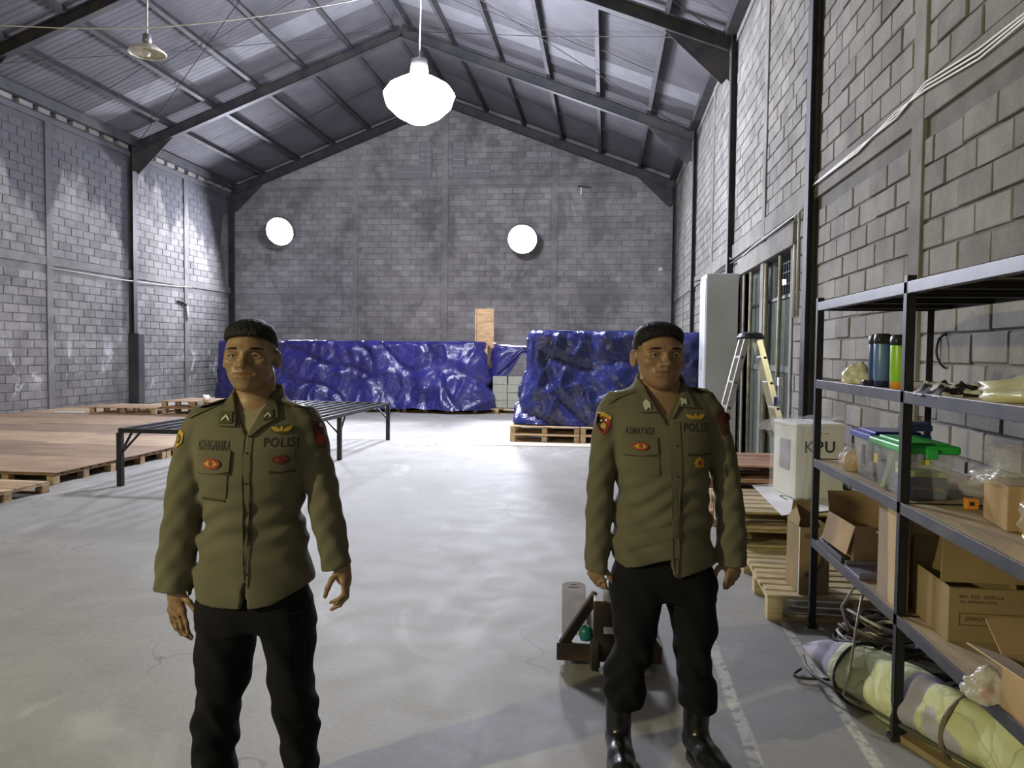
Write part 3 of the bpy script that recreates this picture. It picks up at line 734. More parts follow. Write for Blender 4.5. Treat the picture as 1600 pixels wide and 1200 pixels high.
# hidden goods carried by the pallets (give the cloth its bulk)
for i in range(3):
    for j in range(2):
        lab = '%s pallet of the stack under the deep blue tarpaulin, %s' % (['lower', 'upper'][j], ['left end', 'middle', 'right end'][i])
        pallet('wood', lab, (-1.62+i*1.22, 13.18+(.05 if j else 0), .14*j), math.radians([0, 1.2, -1][i]), None, nb=7)
o = MB().box(-1.2, 1.7, 13.7, 16.0, .29, 1.85).build('goods_stack', M['card']); tag(o, 'goods covered by the deep blue tarpaulin on the pallets', 'goods')
o = MB().box(-8.1, -2.95, 19.2, 21.4, .14, 1.72).build('goods_stack', M['card']); tag(o, 'goods covered by the wide blue tarpaulin along the back wall', 'goods')
for i in range(4):
    pallet('wood', 'low pallet under the hem of the wide blue tarpaulin', (-7.6+i*1.26, 18.98, 0), 0, 'pallets under the wide blue tarpaulin', H=.13)
pallet('wood', 'low pallet under the grey cartons between the two big tarpaulins', (-2.80, 19.1, 0), 0, None, H=.13)
gm = mat('grey_green_carton', (.30, .31, .25), .85, 0, .12, 5, dirt=(.2, .2, .18), dscale=3)
for j in range(4):
    for i in range(3):
        o = MB().box(0, .36, 0, .40, 0, .198).build('grey_carton', gm, loc=(-2.80+i*.375+random.uniform(-.01, .01), 19.2+random.uniform(0, .03), .142+j*.20), bevel=.006)
        tag(o, 'small grey carton stacked below the slanting tarpaulin edge', 'carton', 'grey cartons between the two tarpaulins')
b = MB(); b.box(-.24, .24, 0, .02, 0, 1.0).box(-.24, -.20, -.05, 0, 0, .98)
c = at(757, 528, Y=19.6)
o = b.build('upright_board', wood('raw_board', (.55, .36, .20)), loc=(c.x, 19.6, 1.66), bevel=.004); tag(o, 'upright raw wooden board standing on top of the wide blue tarpaulin', 'board')
# pale boards lying on the floor before the right pile
pts = [at(u, v, Z=0) for u, v in ((742, 696), (806, 655), (1000, 655), (1000, 700))]
b = MB(); b.add([(p.x, p.y, .001) for p in pts]+[(p.x, p.y, .008) for p in pts], [(4, 5, 6, 7), (0, 4, 7, 3), (0, 1, 5, 4), (1, 2, 6, 5), (2, 3, 7, 6)])
tag(b.build('floor_board', mat('pale_fibreboard', (.55, .50, .42), .8, 0, .1, 3)), 'flat pale board on the floor before the deep blue tarpaulin', 'board')

# ------------------------------------------------------------------ white cabinet and wall panels, ladder
t = thing('tall_white_cabinet', 'tall white metal cabinet standing against the right wall beyond the doorway', 'cabinet', (1.59, 12.62, 0))
MB().box(0, .50, 0, .75, 0, 2.85).build('body', M['cab'], t, bevel=.01)
MB().box(-.012, 0, .03, .36, .06, 2.78).build('door', M['cab'], t, bevel=.004); MB().box(-.012, 0, .385, .72, .06, 2.78).build('door', M['cab'], t, bevel=.004)
MB().box(-.03, -.012, .33, .35, 1.3, 1.5).build('handle', M['alu'], t, bevel=.003)
for k, (y0, y1, z1) in enumerate(((13.85, 15.7, 2.9), (15.9, 17.6, 2.75))):
    o = MB().box(0, .03, 0, y1-y0, 0, z1).build('plasterboard_sheet', M['cab'], loc=(XR-.06, y0, 0), bevel=.004)
    tag(o, ['white sheet panel on the right wall just beyond the cabinet', 'farthest white sheet panel on the right wall', 'narrow white panel between cabinet and doorway'][k], 'panel')
t = thing('step_ladder', 'aluminium folding step ladder with black top cap before the doorway', 'ladder', (1.60, 8.66, 0))
top = Vector((0, 0, 1.72))
def lad(b, name, m=M['alu']): return b.build(name, m, t, bevel=.003)
for s_ in (-1, 1):
    for q, (dy, nm) in enumerate(((0, 'rail'), (.40, 'rail'))):
        lad(MB().bar((s_*.50, -.2+dy, 0), (s_*.07, dy*.75, 1.73), .022, .065), nm)
for k in range(6):
    f = (k+.6)/6.3; z = 1.73*f; x = .50-(.43*f)
    for s_ in (-1, 1):
        lad(MB().bar((s_*x, -.2+.2*f+.0, z), (s_*x, .20+.10*f, z), .055, .025), 'rung')
        lad(MB().tube([(s_*x, -.2+.2*f-.025, z), (s_*x, -.2+.2*f-.038, z)], .014, 8), 'rivet_cap', M['black_plastic'])
b = MB(); b.lathe([(0, -.02), (.15, -.02), (.155, .0), (.12, .045), (.06, .06), (0, .062)], (0, .15, 1.76), 20)
lad(b, 'top_cap', M['black_plastic'])
lad(MB().box(.20, .235, -.155, -.15, 1.02, 1.12, Matrix.Rotation(-.0, 4, 'Y')), 'sticker', mat('blue_sticker', (.06, .07, .35), .5))
for s_ in (-1, 1):
    for dy in (-.2, .2): lad(MB().box(s_*.50-.04, s_*.50+.04, dy-.03, dy+.03, 0, .05), 'foot', M['rubber'])

# ------------------------------------------------------------------ pallets and ballot box at right
for j in range(4): pallet('wood_red', ['lowest', 'second', 'third', 'topmost'][j]+' pallet of the reddish stack behind the white ballot box', (.98+.02*j, 7.15, .142*j), math.radians(.8*j-1), None, nb=6, tight=True, W=1.08, D=.92)
for j in range(3): pallet('wood_y', ['lowest', 'middle', 'topmost'][j]+' pallet of the pale stack under the white printed sheet', (.99-.02*j, 5.86+.02*j, .132*j), math.radians(j-1), None, nb=6, H=.13, W=1.08)
pallet('wood_y', 'single pale slatted pallet on the floor in front of the pale stack', (.98, 4.66, 0), math.radians(-2), None, nb=9, H=.15, W=1.10, D=1.08)
MBp = [at(u, v, Z=.41) for u, v in ((1175, 757), (1228, 753), (1350, 770), (1342, 792), (1222, 804))]
b = MB(); n_ = len(MBp)
b.add([(p.x, p.y, .400) for p in MBp]+[(p.x, p.y, .406) for p in MBp], [tuple(range(n_, 2*n_))]+[(i, (i+1) % n_, n_+(i+1) % n_, n_+i) for i in range(n_)])
sheet = tag(b.build('printed_sheet', M['white']), 'white printed board lying on the pale pallets under the ballot box', 'board')
b = MB(); q = at(1262, 776, Z=.407); text_on(b, 'KPU', q, (-.24, .03, 0), (.03, -.20, 0), 1, 1, .0015, (0, 0, 1)); b.build('lettering', M['ink'], sheet)
t = thing('ballot_box', 'white KPU ballot box wrapped in clear plastic on the pale pallets', 'box', (1.545, 6.42, .407), math.radians(11))
MB().box(0, .40, 0, .44, 0, .60).build('carton_body', M['ballot'], t, bevel=.004)
MB().box(-.006, .406, -.006, .446, .585, .61).build('lid', M['white'], t, bevel=.004)
b = MB(); text_on(b, 'KPU', (.07, 0, .375), (1, 0, 0), (0, 0, 1), .25, .095, .004); text_on(b, 'K P U', (.15, 0, .525), (1, 0, 0), (0, 0, 1), .11, .012, .004); b.build('lettering', M['ink'], t)
MB().box(-.008, 0, .12, .30, .22, .47).build('side_window', M['greywin'], t)
def bag(name, c, r, m, seed=0, flat=.35, amp=.3, n=22, parent=None, knot=False):
    def fn(u, v_):
        th = u*2*math.pi; ph = (v_-.5)*math.pi
        d = Vector((math.cos(th)*math.cos(ph), math.sin(th)*math.cos(ph), math.sin(ph)))
        k = 1+amp*MN.noise(d*1.7+Vector((seed, seed, 0)))+amp*.55*abs(MN.noise(d*4.5+Vector((seed, 0, 3))))
        k += amp*.25*MN.noise(d*10+Vector((seed, 5, 0)))
        if knot and d.z > .75: k += (d.z-.75)*1.6
        q = Vector((d.x*r[0]*k, d.y*r[1]*k, d.z*r[2]*k)); q.z = max(q.z, -r[2]*flat)
        return (q.x+c[0], q.y+c[1], q.z+c[2]+r[2]*flat)
    return MB().grid(fn, n*2, n, True).build(name, m, parent, smooth_=True)
def skirt(u, v_):
    z = -.0+.60*v_+.02; bul = .035+.03*MN.noise(Vector((u*7, v_*3, 1)))+(.10*max(0, v_-.75)*4*(1 if u < .4 else .3))
    per = [(-.0, .44), (0, 0), (.12, 0)]
    s_ = u*2; i = min(1, int(s_)); f = s_-i; x = per[i][0]*(1-f)+per[i+1][0]*f; y_ = per[i][1]*(1-f)+per[i+1][1]*f
    return (x-bul*(1 if u < .55 else 0), y_-(bul if u > .45 else 0)-(.03 if u > .5 else 0), z)
MB().grid(skirt, 30, 20).build('plastic_wrap', M['plastic_clear'], t, smooth_=True)
MB().grid(lambda u, v_: (-.16+.62*u, .02+.42*v_, .63+.03*MN.noise(Vector((u*6, v_*6, 0)))+.07*math.sin(u*9+v_*3)*(u-.3)*.6-(.08*max(0, .25-u)*4)), 26, 14).build('plastic_wrap', M['plastic_clear'], t, smooth_=True)
# standing carton with printed curve
t = thing('upright_carton', 'tall narrow open carton with a curved print standing on the slatted pallet', 'carton', (1.165, 4.70, .152), math.radians(3))
cw, cd, chh = .175, .26, .40
for nm, bx in (('panel', (0, cw, 0, .005, 0, chh)), ('panel', (0, cw, cd, cd+.005, 0, chh)), ('panel', (0, .005, .005, cd, 0, chh)), ('panel', (cw-.005, cw, .005, cd, 0, chh)), ('panel', (0, cw, .005, cd, 0, .005))):
    MB().box(*bx).build(nm, M['card_dark'] , t, bevel=.001)
MB().box(-.001, .001, -.001, .012, 0, chh).build('white_edge', M['white'], t)
MB().add([(.02, cd, chh), (cw-.03, cd, chh), (cw-.035, cd-.03, chh+.125), (.02, cd-.04, chh+.12)], [(0, 1, 2, 3)]).build('flap', M['card_dark'], t, solid=.004)
MB().add([(0, .02, chh), (0, cd, chh), (.045, cd-.03, chh+.10), (.02, .06, chh+.04)], [(0, 1, 2, 3)]).build('flap', M['card_dark'], t, solid=.004)
MB().add([(cw, .01, chh), (cw, cd, chh), (cw+.03, cd-.03, chh-.05), (cw+.03, .05, chh-.06)], [(0, 1, 2, 3)]).build('flap', M['card_dark'], t, solid=.004)
b = MB(); n = 18; v = []
for i in range(n+1):
    a_ = -math.pi/2 + math.pi*i/n
    for rr in (.125, .098): v.append((.03+math.cos(a_)*rr*.95, -.002, .235+math.sin(a_)*rr*1.05))
b.add(v, [(2*i, 2*i+1, 2*i+3, 2*i+2) for i in range(n)]); b.build('printed_curve', M['ink_soft'], t)
b = MB(); text_on(b, 'INDONESIA', (.085, 0, .35), (0, 0, -1), (1, 0, 0), .17, .022, .002); text_on(b, '25 kg', (.087, 0, .15), (0, 0, -1), (1, 0, 0), .07, .02, .002); b.build('lettering', M['ink_soft'], t)

# ------------------------------------------------------------------ pallet jack
t = thing('pallet_jack', 'dark hand pallet jack with bare steel forks behind the right policeman', 'pallet jack', (-.14, 3.84, 0), math.radians(2.0))
for k, x in enumerate((0, .36)):
    b = MB(); n = 10; w2 = .075
    out = [(x-w2+.02, .0), (x+w2, .0), (x+w2, 1.05)] + [(x+w2*math.cos(a_), 1.05+w2*math.sin(a_)) for a_ in np.linspace(0, math.pi, 9)] + [(x-w2, 1.05)]
    m_ = len(out); b.add([(p[0], p[1], .085) for p in out]+[(p[0], p[1], .04) for p in out], [tuple(range(m_))]+[(i, m_+i, m_+(i+1) % m_, (i+1) % m_) for i in range(m_)])
    b.build('fork', M['fork'], t)
    MB().box(x-.035, x+.035, 1.0, 1.025, .0855, .088).build('fork_slot', M['ink'], t); MB().box(x-.025, x+.02, 1.055, 1.075, .0855, .088).build('fork_slot', M['ink'], t)
    f = MB().lathe([(0, -.03), (.037, -.03), (.037, .03), (0, .03)], n=16); 
    o = f.build('load_wheel', M['rubber'], t, loc=(x, .93, .037)); o.rotation_euler = (0, math.pi/2, 0)
def jk(b, name, m=M['jack']): return b.build(name, m, t, bevel=.006)
jk(MB().box(-.08, .44, -.06, .06, .04, .13), 'cross_body')
jk(MB().bar((-.06, -.04, .10), (.12, .03, .36), .03, .05), 'bracket'); jk(MB().bar((.42, -.04, .10), (.24, .03, .36), .03, .05), 'bracket')
jk(MB().box(.10, .26, -.10, .03, .10, .36), 'pump_body')
jk(MB().tube([(.18, -.05, .30), (.18, -.08, .42)], .035, 14), 'pump_piston', M['alu'])
jk(MB().box(.15, .21, -.105, -.10, .20, .235), 'maker_plate', M['cab'])
jk(MB().lathe([(0, 0), (.028, 0), (.034, .02), (.034, .05), (.02, .07), (0, .07)], (.065, -.06, .15), 14), 'release_knob', M['teal'])
for x in (.11, .25):
    o = MB().lathe([(0, -.025), (.07, -.025), (.09, -.015), (.09, .015), (.07, .025), (0, .025)], n=22).build('steer_wheel', M['rubber'], t, loc=(x, -.05, .09)); o.rotation_euler = (0, math.pi/2, 0)
jk(MB().tube([(.18, -.08, .32), (.26, -.16, .62), (.31, -.19, .86)], .016, 8), 'tow_bar')
jk(MB().tube([(.31, -.19, .86), (.24, -.20, .93), (.25, -.20, 1.02), (.41, -.21, 1.02), (.39, -.20, .93), (.31, -.19, .86)], .013, 8), 'tow_handle')

# ------------------------------------------------------------------ storage rack
FX, RX = 1.21, 1.80; YP = (1.95, 3.25, 4.55); ZS = (.502, .962, 1.412, 1.85)
t = thing('storage_rack', 'black steel storage rack with plywood shelves along the right wall', 'shelf', (FX, 1.95, 0))
TI = t.matrix_basis.inverted()
def rk(b, name, m=M['shelf_post'], bev=.002): return b.build(name, m, t, bevel=bev, world=True)
for y in YP:
    for x, sx in ((FX, 1), (RX, -1)):
        b = MB(); b.box(x-.018, x+.018, y-.003, y+.003, 0, 1.90); b.box(*(sorted((x-sx*.018, x-sx*.013))), y-.003, y+.036, 0, 1.90)
        rk(b, 'post'); rk(MB().box(x-.026, x+.026, y-.006, y+.05, 0, .02), 'foot', M['black_plastic'])
for z in ZS:
    hh = .024
    for i in range(2):
        y0, y1 = YP[i]+.002, YP[i+1]-.002
        rk(MB().box(FX-.018, FX-.012, y0, y1, z-hh, z+hh).box(FX-.012, FX+.02, y0, y1, z-hh, z-hh+.004), 'beam', M['shelf_beam'])
        rk(MB().box(RX+.012, RX+.018, y0, y1, z-hh, z+hh), 'beam', M['shelf_beam'])
        for k in range(3):
            yy = y0+(y1-y0)*(k+.5)/3; rk(MB().box(FX-.01, RX+.01, yy-.02, yy+.02, z-hh, z-hh+.03), 'cross_support')
        rk(MB().box(FX-.01, RX+.01, y0+.006, y1-.006, z+hh-.014, z+hh-.004), 'shelf_board', M['plyshelf'])
    for y in YP: rk(MB().box(FX, RX, y-.002, y+.004, z-hh, z+hh), 'end_beam')
S1, S2, S3, S4 = [z+.021 for z in ZS]
def loc_at(u, v, z): return at(u, v, Z=z)
# shelf at eye height --------------------------------------------------------
o = bag('plastic_bundle', (0, 0, 0), (.075, .07, .06), mat('cream_plastic', (.66, .64, .46), .35, bump=.5, bscale=30), 3.3, knot=True)
o.location = (1.275, 4.08, S3); tag(o, 'cream plastic bundle at the far end of the upper shelf', 'bag')
def tumbler(label, x, y, z, h, r, c, base):
    t = thing('tumbler', label, 'bottle', (x, y, z))
    MB().lathe([(0, 0), (r*.86, 0), (r*.9, .035), (r*.9, .036)], n=24, cap=False).build('base_ring', base, t, smooth_=True)
    MB().lathe([(r*.9, .03), (r, .045), (r, h*.8), (r*.96, h*.82), (0, h*.82)], n=24, cap=False).build('body', c, t, smooth_=True)
    MB().lathe([(0, h*.81), (r*1.04, h*.81), (r*1.06, h*.88), (r*1.0, h*.97), (r*.7, h), (0, h)], n=24, cap=False).build('lid', M['black_plastic'], t, smooth_=True)
    MB().bar((-r*.6, -r*.9, h*.86), (r*.5, -r*1.0, h*.90), .012, .03).build('lid_clip', M['black_plastic'], t)
    return t
tumbler('blue tumbler with black lid on the upper shelf', 1.262, 3.71, S3, .245, .036, mat('blue_tumbler', (.10, .19, .42), .3, bump=.1), mat('dark_blue', (.02, .03, .12), .4))
tumbler('navy tumbler with black lid behind the blue tumbler', 1.295, 3.88, S3, .245, .036, mat('navy_tumbler', (.03, .07, .20), .3), M['black_plastic'])
tumbler('bright green tumbler with orange base on the upper shelf', 1.272, 3.53, S3, .235, .037, mat('green_tumbler', (.28, .58, .04), .35), mat('orange_base', (.75, .33, .03), .4))
def camera_blob(name, label, c, s, m, cat):
    t = thing(name, label, cat, c); MB().box(-s, s, -s*.6, s*.6, 0, s*1.1).build('body', m, t, bevel=s*.2)
    MB().lathe([(0, 0), (s*.45, 0), (s*.45, s*.5), (0, s*.5)], n=14).build('knob', m, t, loc=(0, -s*.6, s*.55)).rotation_euler = (math.pi/2, 0, 0)
camera_blob('tape_dispenser', 'small dark dispenser between the cream bundle and the blue tumbler', (1.25, 3.86, S3), .024, mat('dark_plum', (.04, .03, .07), .3), 'dispenser')
def cloth_patch(name, label, cat, pts, z, m, seed=0, h=.05, n=26, fold=6):
    (x0, x1, y0, y1) = pts
    def fn(u, v_):
        x = x0+(x1-x0)*u; y = y0+(y1-y0)*v_
        e = min(u, 1-u, v_, 1-v_)*6; e = min(1, e)
        zz = z + e*h*(.55+.45*abs(MN.noise(Vector((u*fold+seed, v_*fold, 0))))*2) + e*.01*MN.noise(Vector((u*18, v_*18, seed)))
        x += .025*MN.noise(Vector((v_*5, seed, 0))); y += .03*MN.noise(Vector((u*5, seed, 4)))
        return (x, y, zz)
    o = MB().grid(fn, n, n).build(name, m, smooth_=True, solid=.004); return tag(o, label, cat)
bwm = bpy.data.materials.new('black_white_print'); bwm.use_nodes = True
N, L = nodes(bwm); tc = N.new('ShaderNodeTexCoord'); r_ = N.new('ShaderNodeValToRGB'); r_.color_ramp.interpolation = 'CONSTANT'
r_.color_ramp.elements[0].color = (.015, .015, .015, 1); r_.color_ramp.elements[1].position = .53; r_.color_ramp.elements[1].color = (.62, .62, .58, 1)
L.new(noise(N, L, tc.outputs['Object'], 9, 2, 1.0), r_.inputs[0]); L.new(r_.outputs[0], N['Principled BSDF'].inputs['Base Color'])
cloth_patch('patterned_cloth', 'crumpled black and white cloth hanging over the upper shelf edge', 'cloth', (1.19, 1.47, 2.92, 3.22), S3-.004, bwm, 2, .05)
o = bag('long_plastic_bag', (0, 0, 0), (.30, .36, .075), mat('pale_yellow_film', (.58, .56, .36), .3, bump=.6, bscale=12, alpha=.92), 8.1, .3, .45); o.location = (1.56, 2.62, S3)
tag(o, 'long pale yellowish plastic bag lying at the near end of the upper shelf', 'bag')
tag(MB().tube([at(1480, 522, X=XR-.01), at(1473, 524, X=XR-.03), at(1467, 530, X=XR-.05), at(1464, 540, X=XR-.06), at(1463, 550, X=XR-.06), at(1465, 560, X=XR-.06), at(1469, 568, X=XR-.05), at(1475, 574, X=XR-.03), at(1481, 576, X=XR-.01)], .008, 8).build('hook_ring', M['rubber'], smooth_=True), 'black curved hook fixed on the block wall behind the rack', 'hook')
# lower middle shelf ----------------------------------------------------------
def tub(label, x0, x1, y0, y1, z, h, lid, lm):
    t = thing('storage_tub', label, 'container', (x0, y0, z)); W_ = x1-x0; D_ = y1-y0; k = .03
    b = MB(); v = [(k, k, 0), (W_-k, k, 0), (W_-k, D_-k, 0), (k, D_-k, 0), (.01, .01, h), (W_-.01, .01, h), (W_-.01, D_-.01, h), (.01, D_-.01, h)]
    b.add(v, [(0, 3, 2, 1), (0, 1, 5, 4), (1, 2, 6, 5), (2, 3, 7, 6), (3, 0, 4, 7)]); b.build('tub_body', lm, t, bevel=.01)
    MB().box(-.004, W_+.004, -.004, D_+.004, h-.012, h+.022).build('lid', lid, t, bevel=.009)
    MB().box(.03, W_-.03, .03, D_-.03, h+.02, h+.032).build('lid_panel', lid, t, bevel=.006)
    MB().box(W_*.4, W_*.6, -.016, .0, h-.03, h+.012).build('clip', lid, t, bevel=.003)
    return t
tubm = mat('clear_tub_plastic', (.55, .58, .58), .2, 0, alpha=.36); 
greenlid = mat('green_lid', (.03, .42, .07), .3); bluelid = mat('royal_blue_lid', (.04, .05, .42), .2)
tub('clear plastic tub with green lid on the middle shelf', 1.215, 1.435, 3.30, 3.70, S2, .205, greenlid, tubm)
tub('clear plastic tub with blue lid behind the green-lidded one', 1.235, 1.50, 3.745, 4.04, S2, .205, bluelid, tubm)
t = thing('blue_carton', 'dark blue printed carton inside the green-lidded tub', 'box', (1.247, 3.338, S2+.006))
MB().box(0, .160, 0, .14, 0, .085).build('carton_body', mat('navy_print', (.03, .05, .25), .4), t, bevel=.002)
b = MB(); text_on(b, 'a4 paper', (.02, 0, .035), (1, 0, 0), (0, 0, 1), .075, .014, .002); b.build('lettering', M['white'], t)
b = MB(); text_on(b, '80g', (.11, 0, .03), (1, 0, 0), (0, 0, 1), .035, .016, .002); b.build('lettering', mat('orange_print', (.7, .35, .05)), t)
o = tag(MB().box(0, .155, 0, .13, 0, .02).build('yellow_folder', mat('pale_yellow_plastic', (.62, .68, .30), .4), loc=(1.25, 3.342, S2+.093), bevel=.003), 'pale yellow folder on top of the blue carton in the tub', 'folder')
o = tag(MB().box(0, .02, 0, .012, 0, .13).build('marker_pen', M['white'], loc=(1.262, 3.50, S2+.006), bevel=.004), 'white marker pen standing inside the green-lidded tub', 'pen')
o = tag(MB().box(-.012, .012, 0, .03, 0, .16).build('yellow_ruler', mat('yellow_green', (.60, .66, .28), .4), loc=(1.247, 3.56, S2+.006), bevel=.003), 'yellow-green plastic strip leaning inside the green-lidded tub', 'strip'); o.rotation_euler = (0, .25, .3)
tag(MB().box(0, .032, 0, .002, 0, .022).build('price_sticker', mat('yellow_sticker', (.65, .66, .12)), loc=(1.285, 3.297, S2+.150)), 'small yellow sticker on the front of the green-lidded tub', 'sticker')
tag(MB().box(0, .002, 0, .05, 0, .04).build('yellow_label', mat('orange_label', (.80, .52, .06)), loc=(1.212, 3.58, S2+.115)), 'orange-yellow label on the left side of the green-lidded tub', 'sticker')
tag(MB().box(0, .002, 0, .045, 0, .09).build('dark_label', mat('dark_label', (.10, .07, .07)), loc=(1.228, 3.80, S2+.08)), 'dark printed label on the side of the blue-lidded tub', 'sticker')
t = thing('small_blue_case', 'small blue case lying on top of the blue-lidded tub', 'case', (1.41, 3.80, S2+.24))
MB().box(0, .12, 0, .10, 0, .03).build('case_body', mat('light_blue_plastic', (.14, .19, .50), .3), t, bevel=.006); MB().box(.005, .115, .005, .095, .03, .042).build('case_lid', mat('mid_blue_plastic', (.20, .26, .60), .3), t, bevel=.004)
o = bag('snack_bag', (0, 0, 0), (.062, .05, .058), mat('tan_contents', (.50, .33, .19), .5, 0, .35, 25, .3, 25), 6.1, .8, .15); o.location = (1.285, 4.13, S2)
tag(o, 'knotted bag with tan contents at the far end of the middle shelf', 'bag')
w_ = bag('film', (0, 0, -.004), (.070, .058, .068), M['plastic_clear'], 2.1, .8, .35, parent=o, knot=True)
t = thing('orange_box', 'tiny orange box on the middle shelf right of the green-lidded tub', 'box', (1.405, 3.16, S2))
MB().box(0, .045, 0, .03, 0, .042).build('box_body', mat('orange_card', (.80, .30, .04), .5), t, bevel=.002); MB().box(.01, .028, -.001, 0, .015, .03).build('dark_window', M['ink'], t)
t = thing('small_carton', 'brown carton under clear plastic near the frame edge on the middle shelf', 'carton', (1.365, 2.78, S2), math.radians(-8))
MB().box(0, .30, 0, .24, 0, .155).build('carton_body', M['card'], t, bevel=.004); MB().box(.04, .10, -.002, 0, 0, .155).build('tape', M['card_in'], t)
o = bag('clear_bag', (0, 0, 0), (.20, .16, .095), M['plastic_clear'], 5.3, .25, .55); o.location = (1.53, 2.87, S2+.158); tag(o, 'crumpled clear plastic bag on the brown carton', 'bag')
o = bag('clear_bag', (0, 0, 0), (.11, .10, .06), M['plastic_clear'], 9.3, .25, .6); o.location = (1.50, 3.10, S2+.065); tag(o, 'shiny clear plastic bag between the tub and brown carton', 'bag')
tag(MB().box(0, .12, 0, .10, 0, .06).build('grey_case', mat('grey_case_plastic', (.22, .22, .26), .4), loc=(1.46, 3.06, S2), bevel=.008), 'grey case under the shiny clear plastic bag', 'case')
t = thing('yellow_basket', 'round yellow basket with red tools on the middle shelf', 'basket', (1.39, 2.36, S2))
by = mat('yellow_plastic', (.62, .56, .08), .4, 0, .15, 20)
MB().lathe([(0, 0), (.13, 0), (.155, .05), (.165, .062), (.158, .066), (.148, .05), (.125, .008), (0, .008)], n=32, cap=False).build('basket_body', by, t, smooth_=True)
MB().tube([(.163*math.cos(a_), .163*math.sin(a_), .064) for a_ in np.linspace(0, 2*math.pi, 33)[:-1]], .006, 6, True).build('rim', by, t)
redm = mat('red_plastic', (.62, .06, .03), .35)
t = thing('tape_cutter', 'red tape cutter lying in the yellow basket', 'tool', (1.35, 2.40, S2+.03))
MB().tube([(0, 0, 0), (-.02, .02, .05), (.01, .03, .075), (.04, .02, .05), (.03, 0, .0)], .010, 8).build('handle', redm, t, smooth_=True); MB().box(.03, .14, -.01, .01, .02, .035).build('blade_arm', M['alu'], t, bevel=.002)
t = thing('tape_roll', 'thick roll of pink-red tape in clear film above the yellow basket', 'tape', (1.37, 2.50, S2+.115), math.radians(20))
b = MB(); b.lathe([(.022, -.07), (.055, -.07), (.055, .07), (.022, .07), (.022, -.07)], n=26, cap=False); o = b.build('roll', mat('pink_red_film', (.72, .06, .10), .3), t, smooth_=False); o.rotation_euler = (0, math.pi/2, 0); o.location = (.07, 0, 0)
bag('film', (.0, 0, -.05), (.10, .08, .08), M['plastic_clear'], 1.3, .5, .3, parent=t)
# lowest shelf --------------------------------------------------------------
def carton(name, label, x0, y0, z, W_, D_, H_, rz, m, flaps, group=None, inner=True):
    t = thing(name, label, 'carton', (x0, y0, z), rz, group); th = .005
    for bx in ((0, W_, 0, th, 0, H_), (0, W_, D_-th, D_, 0, H_), (0, th, th, D_-th, 0, H_), (W_-th, W_, th, D_-th, 0, H_), (th, W_-th, th, D_-th, 0, th)):
        MB().box(*bx).build('panel', m, t, bevel=.001)
    for (side, tilt, ln) in flaps:    # tilt: degrees from horizontal outward; + up
        a_ = math.radians(tilt); dx, dz = math.cos(a_)*ln, math.sin(a_)*ln
        if side == 'L': q = [(0, 0, H_), (0, D_, H_), (-dx, D_-.01, H_+dz), (-dx, .01, H_+dz)]
        if side == 'R': q = [(W_, 0, H_), (W_, D_, H_), (W_+dx, D_-.01, H_+dz), (W_+dx, .01, H_+dz)]
        if side == 'F': q = [(0, 0, H_), (W_, 0, H_), (W_-.01, -dx, H_+dz), (.01, -dx, H_+dz)]
        if side == 'B': q = [(0, D_, H_), (W_, D_, H_), (W_-.01, D_+dx, H_+dz), (.01, D_+dx, H_+dz)]
        MB().add(q, [(0, 1, 2, 3)]).build('flap', M['card_in'] if side in 'LF' and tilt > 0 else m, t, solid=.004)
    return t
t = carton('open_carton', 'small open carton with hanging flap at the far end of the lowest shelf', 1.25, 3.98, S1, .30, .38, .20, math.radians(3), M['card'], [('L', -75, .15), ('B', 60, .12), ('R', 70, .12)])
t = carton('open_carton', 'open carton with a raised pale flap left of the middle rack post', 1.255, 3.42, S1, .28, .28, .24, math.radians(-4), M['card'], [('F', 52, .17), ('L', 15, .02), ('B', 70, .12)])
b = MB(); text_on(b, 'tissue', (0, -.0, 0), (0, 0, 1), (-1, 0, 0), .12, .04, 0)
c = MB().box(-.003, .0, .03, .24, .02, .20).build('white_label', M['white'], t)
MB().box(-.005, -.003, .06, .16, .05, .15).build('printed_panel', mat('brown_print', (.16, .07, .06)), t); MB().box(-.005, -.003, .17, .22, .12, .19).build('printed_panel', mat('pink_print', (.70, .16, .30)), t)
t = thing('grey_tray', 'flat grey tray at the front edge of the lowest shelf', 'tray', (1.20, 3.74, S1)); MB().box(0, .20, 0, .22, 0, .012).box(0, .2, 0, .01, .012, .035).box(0, .2, .21, .22, .012, .035).build('tray_base', mat('grey_metal', (.30, .31, .36), .35, .3), t, bevel=.003)
t = thing('black_crate', 'low black crate with tangled cables at the far end of the lowest shelf', 'crate', (1.20, 4.02, S1))
MB().box(0, .045, 0, .42, 0, .035).build('crate_body', M['black_plastic'], t, bevel=.004)
for k in range(5): MB().tube([(.02+.02*math.sin(k+q), .05+.07*k+.03*q, .04+.012*math.sin(q*2+k)) for q in range(4)], .005, 6).build('cable', M['shelf_beam'], t)
t = carton('big_carton', 'big brown printed carton with raised flap on the lowest shelf', 1.275, 2.98, S1, .38, .36, .205, math.radians(-1), M['card_dark'], [('B', 80, .12), ('F', 0, .0)])
MB().add([(-.02, .03, .215), (.36, .03, .215), (.30, .09, .37), (.01, .09, .37)], [(0, 1, 2, 3)]).build('flap', M['card_dark'], t, solid=.004)
b = MB(); text_on(b, 'NO. ATS : 02/PL/14', (.035, 0, .165), (1, 0, 0), (0, 0, 1), .15, .013, .002); text_on(b, 'CV. BERKAH JAYA', (.035, 0, .145), (1, 0, 0), (0, 0, 1), .13, .012, .002)
text_on(b, 'JANGAN DIBANTING', (.055, 0, .078), (1, 0, 0), (0, 0, 1), .22, .020, .002)
for bx in ((.035, .305, .064, .067), (.035, .305, .108, .111), (.035, .038, .064, .111), (.302, .305, .064, .111)): b.box(bx[0], bx[1], -.002, -.001, bx[2], bx[3])
